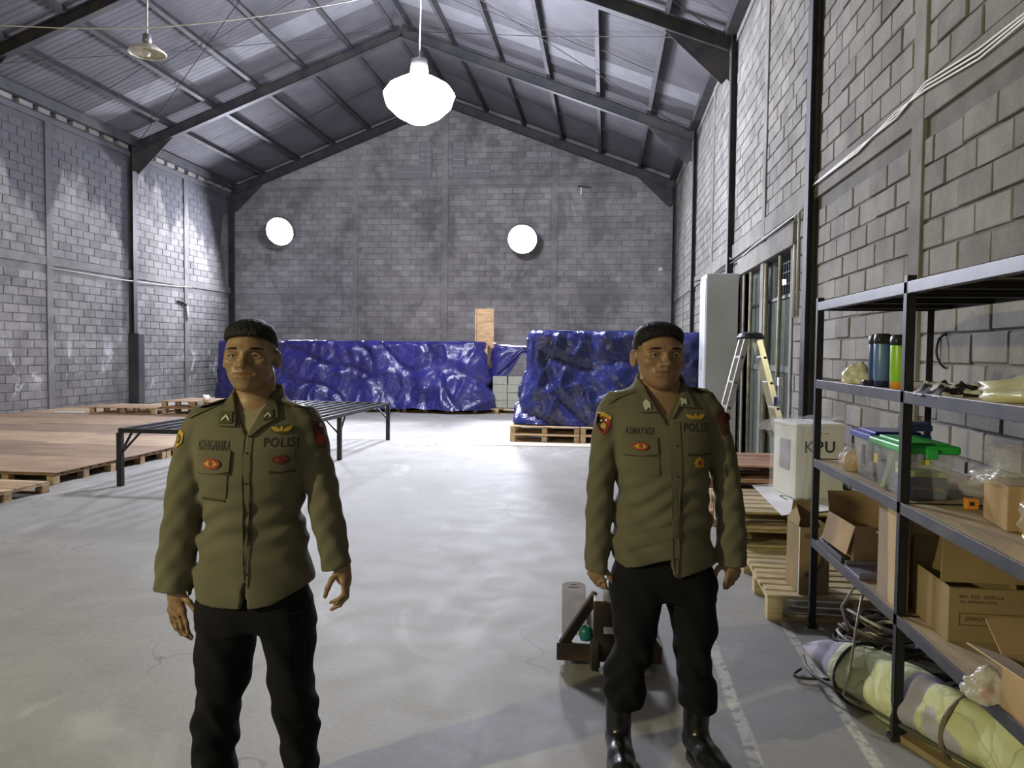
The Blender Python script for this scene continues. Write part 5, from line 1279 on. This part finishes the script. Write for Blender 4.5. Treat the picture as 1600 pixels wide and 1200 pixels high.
    x_ = (X-hx)/(H*hw); y_ = (Y-hy)/H; z_ = (Z-hz)/H
    # rotate back roughly by the yaw only
    cy_, sy_ = math.cos(-yaw_h), math.sin(-yaw_h); xr_ = x_*cy_-y_*sy_; yr_ = x_*sy_+y_*cy_
    line = np.interp(yr_, [-.5, -.30, -.20, -.12, -.04, .02, .12, .22, .5], hh['line']) + hh['side']*np.clip((np.abs(xr_)-.2)/.1, 0, 1)*0
    front = (hh['front'] - hh['arc']*(xr_/.25)**2)
    line = np.where(yr_ < -.16, np.maximum(line, front), line)
    rough = .005*(np.sin(xr_*70+3*np.sin(yr_*30))*np.sin(yr_*55+z_*40))
    g_.V = np.maximum(g_.V + rough*H*1.2, (line - z_)*H*.8 + rough*H*.8)
    g_.mesh('hair', M['hair'], t, 1)
    # ---- trousers
    fseed = cfg['seed']
    def tf(X, Y, Z):
        k = np.clip((.62-Z)/.25, .25, 1)
        return .0042*k*np.sin(Z*58+np.sin(X*31+fseed)*2.4+Y*34)*np.clip((.72-Z)/.1, 0, 1) + (.003*np.sin(X*60+Z*30) + .004*np.sin(Z*24+X*18-Y*22))*np.clip((.74-Z)/.08, 0, 1)
    f = Field(seg((-.24, .24, .0055)), seg((-.17, .19, .0055)), seg((cfg['trouser_z0']-.03, zneck-.40, .0055)))
    for A_ in legs: f.loft(A_, .014, 2.2, fold=tf)
    f.loft(rows(cfg['hips']), .03, 2.3, fold=tf)
    if cfg.get('blouse'):
        for (u, v, ru, rv) in cfg['blouse']:
            c = L(u, v); s_ = dist/FPX; f.ell(c, (ru*s_, ru*s_*1.0, rv*s_), .03)
    tr = f.mesh('trousers', M['trouser'], t, 1)
    # ---- boots
    for side, (u, v0, toe) in enumerate(cfg['boots']):
        c = L(u, v0); x = c[0]; f = Field(seg((x-.12, x+.12, .005)), seg((-.30, .14, .005)), seg((-.01, c[2]+.06, .005)))
        f.cap((x, .01, c[2]+.04), (x, .02, .13), .053, .050, .02); f.cap((x, .03, .07), (x+toe*.5, -.10, .05), .050, .048, .03)
        f.cap((x+toe*.5, -.10, .048), (x+toe, -.185, .042), .050, .046, .02); f.ell((x, .04, .05), (.045, .06, .05), .02)
        for i in range(6):
            zz = .12+.028*i; f.cap((x-.018, -.050, zz), (x+.018, -.050, zz+.008), .0035, .0035, .003)
        r_, X, Y, Z = f.sub((-1, -1, -1), (1, 1, 1), 0); f.V = np.maximum(f.V, .012-Z)
        bo = f.mesh('boot', M['boot'], t, 1)
        b = MB(); n = 26; out = []
        for i in range(n):
            a_ = 2*math.pi*i/n; yy = -.075+.155*math.sin(a_); ww = .052*(1 if yy < 0 else .92)
            out.append((x+toe*max(0, -yy)/.185+ww*math.cos(a_)*(1-.12*(abs(yy+.075)/.155)**2), yy))
        b.add([(p[0], p[1], 0) for p in out]+[(p[0], p[1], .018) for p in out], [tuple(range(n))[::-1], tuple(range(n, 2*n))]+[(i, (i+1) % n, n+(i+1) % n, n+i) for i in range(n)])
        b.build('sole', M['rubber'], bo)
    # ---- shirt
    def sf(X, Y, Z):
        w_ = np.clip((1.20-Z)/.25, 0, 1); m_ = np.exp(-((Z-1.02)/.10)**2)
        d = .0045*w_*np.sin(Z*48+X*26+2.2*np.sin(X*11+fseed)+Y*9) + .004*m_*np.sin(Z*85-X*38+1.5*np.sin(X*17+fseed*2))
        d += .003*np.sin(X*34+Z*9+fseed)*np.clip((1.15-Z)/.2, 0, 1)
        if cfg.get('pull'):   # creases pulled from the hip up to the button line
            for (zo, sl_, am) in cfg['pull']: d += am*np.exp(-((Z-(zo+sl_*X))/.010)**2)*np.clip(1-np.abs(X+.05)/.13, 0, 1)*(Y < 0)
        return d
    def af(X, Y, Z):
        return .0020*np.sin(Z*34+X*60+Y*45+fseed+1.6*np.sin(Z*13))*np.clip((1.30-Z)/.2, .2, 1)+.0016*np.sin(Z*70-X*90+Y*60)
    f = Field(seg((-.34, .34, .005)), seg((-.18, .19, .005)), seg((.70, zneck+.03, .005)))
    f.loft(tor, .02, 2.4, fold=sf)
    for sd_, A_ in enumerate(arms): f.loft(A_, .014, 2.1, fold=af)
    f.cap((nc, .024, zneck-.06), (nc, .028, zneck+.004), nw*1.50, nw*1.26, .03)
    r_, X, Y, Z = f.sub((-1, -1, -1), (1, 1, 3), 0); f.V = np.maximum(f.V, Z-(zneck+.022)-.25*Y).astype(np.float32)
    r_, X, Y, Z = f.sub((-1, -1, -1), (1, 1, 3), 0)
    # hem and cuff lines
    hp_ = [L(u, v) for u, v in cfg['hem']]; hz_ = np.interp(X, [p[0] for p in hp_], [p[2] for p in hp_])
    inner = (X > tor[0][1] and False) if False else None
    xl_t = np.interp(Z, [r[0] for r in sorted(tor)], [r[1] for r in sorted(tor)]); xr_t = np.interp(Z, [r[0] for r in sorted(tor)], [r[2] for r in sorted(tor)])
    xl0, xr0 = hp_[0][0]-.012, hp_[-1][0]+.012
    istor = (X > xl0) & (X < xr0)
    f.V = np.where(istor & (Z < hz_+.05) , np.maximum(f.V, hz_-Z), f.V)
    for (u0, v0, u1, v1) in cfg['cuffs']:
        a, b = L(u0, v0), L(u1, v1); cz = a[2]+(b[2]-a[2])*np.clip((X-a[0])/(b[0]-a[0]), 0, 1)
        isarm = (X > min(a[0], b[0])-.03) & (X < max(a[0], b[0])+.03) & ~istor
        f.V = np.where(isarm & (Z < cz+.05), np.maximum(f.V, cz-Z), f.V)
        # hollow sleeve end
        mx = (a+b)/2; f.cap((mx[0], 0, min(a[2], b[2])-.02), (mx[0], 0, max(a[2], b[2])+.03), abs(b[0]-a[0])/2-.007, abs(b[0]-a[0])/2-.007, 0, True)
    # front split below the last button
    s0 = L(*cfg['split']); f.V = np.where((np.abs(X-s0[0]) < .004+np.clip(s0[2]-Z, 0, .1)*.10) & (Z < s0[2]) & (Y < 0), np.maximum(f.V, .002), f.V)
    # V-shaped neck opening (cut at the front only)
    vb_ = L(*cfg['vee'][1]); va, vc = L(*cfg['vee'][0]), L(*cfg['vee'][2])
    tz = (Z-vb_[2])/(va[2]-vb_[2]); xa = vb_[0]+(va[0]-vb_[0])*tz; xb = vb_[0]+(vc[0]-vb_[0])*tz
    wedge = np.maximum(np.maximum(xa-X, X-xb), np.maximum(vb_[2]-Z, Y-.02)); f.V = np.maximum(f.V, -wedge)
    f.V = f.V.astype(np.float32)
    shirt = f.mesh('shirt', M['khaki'], t, 1)
    if cfg.get('tee'):
        f = Field(seg((-.12, .12, .004)), seg((-.16, .10, .004)), seg((zneck-.16, zneck+.05, .004)))
        f.loft([(z, a+.010, b-.010, max(r-.010, .02), y) for z, a, b, r, y in tor], .01, 2.3); f.cap((nc, .012, zneck-.06), (nc, .010, zneck+.03), nw*1.18, nw*1.08, .02)
        r_, X, Y, Z = f.sub((-1, -1, -1), (1, 1, 3), 0); f.V = np.maximum(f.V, Z-(L(cfg['uc'], cfg['tee'])[2]+.018*((X-nc)/.04)**2)).astype(np.float32)
        f.mesh('undershirt', M['tee'], t, 1)
    # ---- patches laid on the cloth
    def bvh(o):
        return BVHTree.FromPolygons([v.co.copy() for v in o.data.vertices], [tuple(p.vertices) for p in o.data.polygons])
    trees = {'shirt': bvh(shirt), 'trousers': bvh(tr), 'body': bvh(body)}
    def drop(x, z, off, on):
        best = None
        for nme in on:
            h = trees[nme].ray_cast(Vector((x, -.6, z)), Vector((0, 1, 0)), 1.2)
            if h[0] is not None and (best is None or h[0].y < best): best = h[0].y
        return (best if best is not None else -.05)-off
    def patch(name, px, m, off=.003, on=('shirt',), th=.004, parent=None, cuts=3):
        pts = [L(*p) for p in px]; bm = bmesh.new(); vs = [bm.verts.new((p[0], 0, p[2])) for p in pts]; bm.faces.new(vs)
        bmesh.ops.triangulate(bm, faces=bm.faces)
        for _ in range(cuts-1 if len(px) > 10 else cuts): bmesh.ops.subdivide_edges(bm, edges=bm.edges, cuts=1, use_grid_fill=True)
        bmesh.ops.triangulate(bm, faces=bm.faces)
        for v in bm.verts: v.co.y = drop(v.co.x, v.co.z, off, on)
        be = [e for e in bm.edges if e.is_boundary]; r = bmesh.ops.extrude_edge_only(bm, edges=be)
        for v in [q for q in r['geom'] if isinstance(q, bmesh.types.BMVert)]: v.co.y += th+.002
        bmesh.ops.recalc_face_normals(bm, faces=bm.faces)
        me = bpy.data.meshes.new(name); bm.to_mesh(me); bm.free(); me.materials.append(m)
        o = bpy.data.objects.new(name, me); COL.objects.link(o); o.parent = parent or shirt; return o
    def word(name, s_, u0, v0, u1, v1, m, off=.0012):
        v, fc, a_ = text_mesh(s_); A_, B_ = L(u0, v1), L(u1, v0); mb = MB()
        mb.add([(A_[0]+(B_[0]-A_[0])*p[0], drop(A_[0]+(B_[0]-A_[0])*p[0], A_[2]+(B_[2]-A_[2])*p[1], off, ('shirt',)), A_[2]+(B_[2]-A_[2])*p[1]) for p in v], fc)
        return mb.build(name, m, shirt)
    def ellp(u, v, ru, rv, n=14, a0=0, a1=2*math.pi): return [(u+ru*math.cos(a0+(a1-a0)*i/n), v-rv*math.sin(a0+(a1-a0)*i/n)) for i in range(n)]
    cfg['details'](patch, word, ellp, L, t, shirt, tr)
    return t

def pocket(patch, pts_flap, pts_body, seam=M['khaki_dark']):
    b = patch('chest_pocket', pts_body, M['khaki2'], .004)
    u0 = min(p[0] for p in pts_flap); u1 = max(p[0] for p in pts_flap); v1 = max(p[1] for p in pts_flap)
    patch('pocket_flap_shadow', [(u0+1, v1-2), (u1-1, v1-2), (u1-1, v1+1.2), (u0+1, v1+1.2)], M['khaki_dark'], .0055, parent=b)  # dark strip paints the shadow along the flap's lower edge
    patch('pocket_flap', pts_flap, M['khaki2'], .008, th=.006)
def wings(patch, ellp, u, v, s, base=None, c1='badge_y', c2='badge_r', nm='wing_badge'):
    b = patch(nm, ellp(u, v, s*1.0, s*.42, 16), M[base or c2], .0045)
    patch('wing', [(u-s*.95, v-s*.30), (u-s*.5, v-s*.22), (u-s*.15, v-s*.02), (u-s*.2, v+s*.22), (u-s*.6, v+s*.16), (u-s*.85, v-s*.05)], M[c1], .0065, parent=b)
    patch('wing', [(u+s*.15, v-s*.02), (u+s*.5, v-s*.22), (u+s*.95, v-s*.30), (u+s*.85, v-s*.05), (u+s*.6, v+s*.16), (u+s*.2, v+s*.22)], M[c1], .0065, parent=b)
    patch('centre_emblem', ellp(u, v-s*.05, s*.16, s*.26, 10), M[c1], .0075, parent=b)
def oval_badge(patch, ellp, u, v, s, rim, inner, nm='oval_badge'):
    b = patch(nm, ellp(u, v, s, s*.52, 16), M[rim], .0135)
    patch('inner_field', [(u-s*.8, v), (u-s*.35, v-s*.3), (u+s*.35, v-s*.3), (u+s*.8, v), (u+s*.35, v+s*.25), (u-s*.35, v+s*.25)], M[inner], .0155, parent=b)
    patch('centre_emblem', ellp(u, v-s*.05, s*.22, s*.26, 8), M[rim], .0175, parent=b)
def placket(patch, pts): patch('button_placket', pts, M['khaki2'], .0035)

def left_details(patch, word, ellp, L, t, shirt, tr):
    placket(patch, [(401, 676), (413, 676), (412, 760), (411, 830), (408, 900), (403, 900), (400, 830), (400, 760)])
    # collar
    patch('collar_wing', [(372, 612), (378, 628), (384, 643), (386, 661), (357, 660), (357, 640), (360, 622), (364, 615)], M['khaki2'], .012, ('shirt', 'body'), .010)
    patch('collar_wing', [(430, 612), (437, 624), (444, 636), (447, 648), (428, 660), (412, 674), (404, 676), (416, 652), (424, 634)], M['khaki2'], .012, ('shirt', 'body'), .010)
    b = patch('rank_tab', [(361, 639), (380, 639), (381, 656), (361, 656)], M['badge_g'], .017, ('shirt', 'body')); patch('chevron', [(365, 650), (371, 643), (377, 650), (377, 653), (371, 647), (365, 653)], M['badge_w'], .020, ('shirt', 'body'), parent=b)
    b = patch('rank_tab', [(425, 638), (438, 636), (441, 648), (427, 652)], M['badge_g'], .017, ('shirt', 'body')); patch('chevron', [(428, 646), (433, 640), (438, 645), (438, 648), (433, 643), (428, 649)], M['badge_w'], .020, ('shirt', 'body'), parent=b)
    # epaulettes
    patch('epaulette', [(305, 640), (358, 621), (362, 626), (324, 643), (307, 651)], M['khaki2'], .008); patch('epaulette', [(443, 620), (485, 634), (493, 647), (480, 643), (445, 628)], M['khaki2'], .008)
    pocket(patch, [(326, 696), (383, 697), (381, 727), (360, 731), (333, 731), (325, 727)], [(327, 720), (380, 722), (374, 768), (321, 765)])
    pocket(patch, [(438, 698), (474, 697), (475, 724), (456, 729), (440, 726)], [(440, 720), (477, 720), (480, 757), (441, 760)])
    patch('pocket_tab', [(333, 769), (372, 770), (372, 772.5), (333, 772)], M['khaki_dark'], .005)
    word('name_tape_lettering', 'ADHIGANIKA', 327, 682, 381, 696, M['badge_k'])
    word('lettering', 'POLISI', 430, 678, 478, 692, M['badge_k'])
    wings(patch, ellp, 454, 666, 16, c2='badge_g')
    oval_badge(patch, ellp, 353, 716, 15, 'badge_r', 'badge_y'); oval_badge(patch, ellp, 456, 710, 12, 'badge_d', 'badge_r')
    b = patch('sleeve_badge', [(282, 676), (290, 668), (299, 674), (297, 688), (286, 697), (281, 690)], M['badge_y'], .004); patch('badge_field', ellp(289, 683, 5.5, 7, 10), M['badge_g'], .006, parent=b); patch('badge_ring', ellp(289, 683, 2.5, 3.5, 8), M['badge_y'], .008, parent=b)
    b = patch('sleeve_badge', [(492, 655), (505, 660), (512, 690), (512, 698), (503, 696), (497, 676)], M['badge_d'], .004); patch('badge_field', ellp(506, 684, 5, 8, 10), M['badge_r'], .006, parent=b)
    for k in range(5): patch('button', ellp(406, 700+45*k, 1.6, 1.6, 8), M['khaki_dark'], .006, cuts=1)
    b = patch('cargo_pocket', [(470, 950), (482, 950), (484, 970), (484, 1028), (470, 1028)], M['trouser'], .010, ('trousers',), .012, parent=tr)
    patch('cargo_flap', [(468, 942), (483, 942), (484, 964), (468, 964)], M['trouser'], .020, ('trousers',), .012, parent=tr)
def right_details(patch, word, ellp, L, t, shirt, tr):
    placket(patch, [(1036, 660), (1052, 655), (1054, 740), (1053, 820), (1048, 886), (1041, 886), (1040, 820), (1038, 740)])
    patch('collar_wing', [(1001, 600), (1006, 615), (1014, 630), (1020, 640), (992, 641), (988, 625), (990, 610), (996, 602)], M['khaki2'], .012, ('shirt', 'body'), .010)
    patch('collar_wing', [(1062, 600), (1069, 612), (1078, 634), (1052, 632), (1044, 645), (1034, 660), (1036, 648), (1048, 625)], M['khaki2'], .012, ('shirt', 'body'), .010)
    b = patch('rank_badge', [(998, 626), (1003, 621), (1008, 626), (1009, 636), (1005, 633), (1002, 638), (999, 634)], M['badge_w'], .018, ('shirt', 'body')); b = patch('rank_badge', [(1055, 619), (1064, 621), (1064, 629), (1059, 627), (1056, 630)], M['badge_w'], .018, ('shirt', 'body'))
    patch('epaulette', [(945, 625), (958, 614), (992, 604), (994, 609), (963, 620), (948, 630)], M['khaki2'], .008); patch('epaulette', [(1072, 603), (1098, 606), (1117, 620), (1100, 613), (1073, 609)], M['khaki2'], .008)
    pocket(patch, [(967, 677), (1017, 678), (1018, 702), (995, 705), (968, 704)], [(972, 700), (1019, 700), (1020, 735), (976, 736)])
    pocket(patch, [(1062, 678), (1102, 677), (1102, 700), (1083, 704), (1062, 700)], [(1064, 699), (1102, 699), (1101, 734), (1065, 734)])
    word('name_tape_lettering', 'ASMAYADI', 971, 663, 1013, 674, M['badge_k'])
    word('lettering', 'POLISI', 1058, 657, 1098, 670, M['badge_k'])
    wings(patch, ellp, 1077, 648, 16, base='khaki2')
    oval_badge(patch, ellp, 992, 691, 12, 'badge_r', 'badge_y')
    wings(patch, ellp, 1081, 687, 12, base='badge_g', nm='small_wing_badge')
    b = patch('flower_badge', [(1081+ (9.5 if i % 2 == 0 else 6.5)*math.cos(i*math.pi/8), 716+(9.5 if i % 2 == 0 else 6.5)*math.sin(i*math.pi/8)) for i in range(16)], M['badge_y'], .0135); patch('centre_emblem', ellp(1081, 716, 3.5, 3.5, 8), M['badge_r'], .0155, parent=b)
    b = patch('sleeve_shield', [(931, 645), (941, 643), (951, 650), (950, 664), (944, 673), (938, 677), (932, 670), (929, 658)], M['badge_r'], .004)
    patch('shield_top_band', [(931, 644), (941, 642), (952, 649), (951, 654), (940, 648), (931, 650)], M['badge_y'], .006, parent=b); patch('shield_black_field', [(931, 652), (939, 650), (939, 674), (933, 668), (930, 660)], M['badge_k'], .006, parent=b)
    patch('shield_circle', ellp(940, 663, 4.2, 4.6, 10), M['badge_y'], .008, parent=b); patch('shield_star', ellp(937, 655, 1.4, 1.4, 6), M['badge_w'], .008, parent=b); patch('shield_star', ellp(944, 654, 1.4, 1.4, 6), M['badge_w'], .008, parent=b)
    b = patch('sleeve_badge', [(1112, 644), (1124, 637), (1134, 645), (1139, 665), (1135, 675), (1124, 678), (1116, 665)], M['badge_d'], .004); patch('badge_field', ellp(1127, 666, 6, 7, 10), M['badge_g'], .006, parent=b); patch('badge_ring', ellp(1127, 668, 3, 3, 8), M['badge_d'], .008, parent=b)
    for k in range(4): patch('button', ellp(1046, 690+45*k, 1.5, 1.5, 8), M['khaki_dark'], .006, cuts=1)
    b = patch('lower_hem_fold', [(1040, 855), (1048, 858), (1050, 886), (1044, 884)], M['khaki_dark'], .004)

LEFT = dict(id='left', label='policeman on the left with a half-lit face, khaki shirt, hands hanging open', uc=398, dist=2.56, seed=3, hc=398, top=500, chin=610, hw=1.04, jaw=1.0,
    skin=(.25, .155, .088), hyaw=3, neck=(372, 430, 625), fade=.85,
    hair=dict(tz=.30, tw=.335, th=.225, line=[.27, .27, .25, .21, .19, .17, .10, .0, -.1], side=0, front=.295, arc=.05),
    torso=[(614, 368, 434, .058, .01), (624, 360, 443, .066, .012), (632, 334, 466, .082, .014), (645, 305, 488, .098, .012), (665, 298, 500, .112, .006), (700, 306, 496, .128, 0), (740, 314, 487, .132, -.002),
           (770, 319, 474, .126), (800, 323, 470, .120), (830, 319, 474, .122), (870, 315, 482, .126), (905, 311, 486, .132), (936, 308, 487, .134), (950, 308, 487, .13)],
    arms=[[(634, 306, 345, .045, .01), (645, 296, 342, .058, .008), (661, 288, 337, .064, .004), (700, 273, 327, .062, 0), (740, 266, 323, .060, -.004), (780, 261, 322, .058, -.01), (820, 257, 317, .056, -.014), (860, 251, 311, .054, -.02), (900, 247, 307, .054, -.024), (930, 245, 305, .052, -.026)],
          [(634, 455, 485, .045, .01), (645, 458, 497, .058, .008), (678, 462, 511, .064, .004), (707, 468, 515, .062, 0), (750, 477, 527, .060, -.004), (785, 483, 534, .058, -.01), (820, 490, 541, .054, -.016), (850, 499, 547, .050, -.022), (877, 506, 551, .048, -.026), (900, 511, 553, .046, -.03)]],
    hips=[(890, 322, 474, .090), (915, 320, 477, .096), (935, 310, 487, .120), (955, 309, 488, .118), (974, 310, 489, .108)],
    legs=[[(905, 325, 400, .088), (960, 310, 404, .112), (1000, 310, 397, .105), (1033, 311, 393, .100), (1070, 310, 386, .094), (1095, 309, 378, .092), (1120, 306, 369, .088), (1167, 303, 368, .088), (1210, 304, 368, .084), (1250, 310, 362, .075)],
          [(905, 400, 470, .088), (960, 402, 488, .112), (1000, 414, 489, .105), (1033, 418, 490, .100), (1060, 421, 489, .095), (1085, 427, 490, .092), (1110, 431, 493, .090), (1135, 435, 497, .090), (1165, 440, 497, .086), (1200, 447, 495, .080), (1250, 448, 492, .07)]],
    trouser_z0=.14, boots=[(338, 1235, -.02), (470, 1230, .02)],
    hem=[(306, 926), (350, 931), (400, 933), (403, 933), (440, 928), (487, 907)], cuffs=[(245, 916, 306, 918), (507, 888, 551, 877)], split=(402, 893),
    vee=[(374, 618), (403, 677), (430, 618)], tee=640, hands_box=(0, 0),
    hands=[dict(wrist=(273, 918, -.02), palm=(276, 942, -.02), fingers=[
              dict(r=.0098, p=[(286, 955, -.042), (291, 974, -.050), (294, 987, -.046), (300, 996, -.038)]), dict(r=.0102, p=[(279, 959, -.028), (284, 980, -.034), (290, 992, -.028), (299, 998, -.018)]),
              dict(r=.0096, p=[(272, 958, -.012), (276, 978, -.016), (283, 990, -.010), (292, 994, 0)]), dict(r=.0085, p=[(266, 953, .004), (269, 970, .004), (275, 982, .008), (283, 987, .014)]),
              dict(r=.0118, p=[(284, 928, -.035), (295, 940, -.048), (305, 953, -.050), (312, 965, -.048)])]),
           dict(wrist=(535, 884, -.03), palm=(537, 902, -.03), fingers=[
              dict(r=.0092, p=[(537, 910, -.055), (538, 927, -.062), (529, 937, -.062), (517, 941, -.060)]), dict(r=.0095, p=[(541, 912, -.040), (541, 933, -.045), (531, 945, -.046), (518, 952, -.046)]),
              dict(r=.0090, p=[(543, 911, -.024), (542, 930, -.026), (533, 940, -.024), (523, 944, -.022)]), dict(r=.0080, p=[(544, 908, -.008), (543, 923, -.008), (536, 932, -.006), (528, 935, -.004)]),
              dict(r=.0108, p=[(529, 893, -.046), (519, 905, -.056), (512, 919, -.060), (508, 932, -.062)])])],
    details=left_details)
RIGHT = dict(id='right', label='policeman on the right in khaki shirt and shiny boots, in front of the pallet jack', uc=1030, dist=2.94, seed=8, hc=1026, top=503, chin=606, hw=1.08, jaw=1.2,
    skin=(.24, .145, .085), hyaw=8, htilt=0, neck=(1003, 1061, 612), fade=.55, gaze=0,
    hair=dict(tz=.30, tw=.34, th=.215, line=[.30, .28, .20, .10, .04, -.01, -.08, -.16, -.25], side=0, front=.315, arc=.09),
    torso=[(596, 998, 1064, .060, .01), (605, 988, 1080, .070, .012), (613, 965, 1103, .088, .014), (628, 946, 1118, .102, .012), (650, 944, 1124, .116, .006), (690, 954, 1114, .130, 0), (720, 960, 1107, .136, -.002), (760, 966, 1105, .132),
           (790, 963, 1106, .128), (837, 957, 1109, .130), (877, 955, 1115, .134), (900, 955, 1116, .132)],
    arms=[[(612, 952, 985, .045, .01), (628, 940, 982, .060, .008), (645, 931, 976, .064, .004), (693, 923, 966, .062, 0), (733, 919, 960, .060, -.004), (795, 915, 957, .056, -.010), (840, 914, 953, .053, -.015), (887, 913, 951, .050, -.020), (902, 912, 950, .048, -.02)],
          [(612, 1085, 1112, .045, .01), (628, 1088, 1124, .060, .008), (645, 1091, 1134, .064, .004), (700, 1101, 1148, .062, 0), (740, 1111, 1155, .060, -.004), (795, 1118, 1161, .056, -.010), (840, 1118, 1165, .053, -.015), (880, 1117, 1167, .050, -.020), (900, 1117, 1168, .048, -.02)]],
    hips=[(850, 970, 1098, .090), (872, 968, 1100, .096), (892, 958, 1115, .120), (912, 956, 1118, .118), (930, 956, 1118, .106)],
    legs=[[(860, 970, 1034, .088), (915, 955, 1036, .112), (950, 956, 1032, .106), (985, 959, 1026, .100), (1010, 960, 1020, .096), (1035, 950, 1013, .094), (1063, 942, 1008, .096), (1090, 946, 1004, .094), (1105, 956, 992, .070), (1125, 958, 986, .05)],
          [(860, 1034, 1100, .088), (915, 1036, 1118, .112), (950, 1040, 1118, .106), (985, 1050, 1117, .100), (1017, 1057, 1110, .096), (1050, 1059, 1112, .094), (1080, 1060, 1119, .096), (1100, 1062, 1117, .092), (1112, 1074, 1108, .07), (1130, 1076, 1106, .05)]],
    trouser_z0=.24, blouse=[(978, 1082, 29, 22), (1089, 1082, 28, 22)], boots=[(968, 1110, -.01), (1090, 1112, .045)],
    hem=[(954, 868), (972, 877), (1000, 871), (1039, 861), (1041, 884), (1049, 889), (1080, 882), (1116, 876)], cuffs=[(912, 886, 951, 892), (1117, 880, 1168, 880)], split=(1040, 872),
    vee=[(1005, 605), (1035, 662), (1061, 605)], hands_box=(0, 0), pull=[(.875, .35, .006), (.93, .30, .005), (.80, .15, .004)],
    hands=[dict(wrist=(931, 886, -.02), palm=(932, 893, -.02), fingers=[
              dict(r=.0095, p=[(938, 897, -.040), (943, 907, -.048), (946, 915, -.046), (949, 921, -.040)]), dict(r=.0098, p=[(931, 901, -.030), (936, 911, -.038), (941, 917, -.034), (946, 919, -.024)]),
              dict(r=.0094, p=[(925, 899, -.014), (929, 908, -.018), (934, 914, -.012), (940, 915, -.004)]), dict(r=.0082, p=[(921, 895, .002), (924, 903, .002), (929, 908, .006), (934, 909, .012)]),
              dict(r=.0110, p=[(943, 889, -.034), (949, 895, -.044), (954, 902, -.046), (957, 909, -.044)])]),
           dict(wrist=(1143, 880, -.02), palm=(1143, 890, -.02), fingers=[
              dict(r=.0096, p=[(1138, 896, -.042), (1135, 906, -.048), (1133, 913, -.046), (1132, 919, -.040)]), dict(r=.0100, p=[(1143, 898, -.030), (1141, 908, -.034), (1138, 915, -.030), (1136, 919, -.024)]),
              dict(r=.0095, p=[(1149, 896, -.014), (1147, 905, -.018), (1144, 911, -.014), (1141, 914, -.008)]), dict(r=.0084, p=[(1154, 892, .002), (1153, 899, 0), (1150, 904, .004), (1147, 907, .010)]),
              dict(r=.0112, p=[(1130, 884, -.034), (1122, 888, -.044), (1119, 894, -.048), (1118, 900, -.046)])])],
    details=right_details)
make_person(LEFT)
make_person(RIGHT)
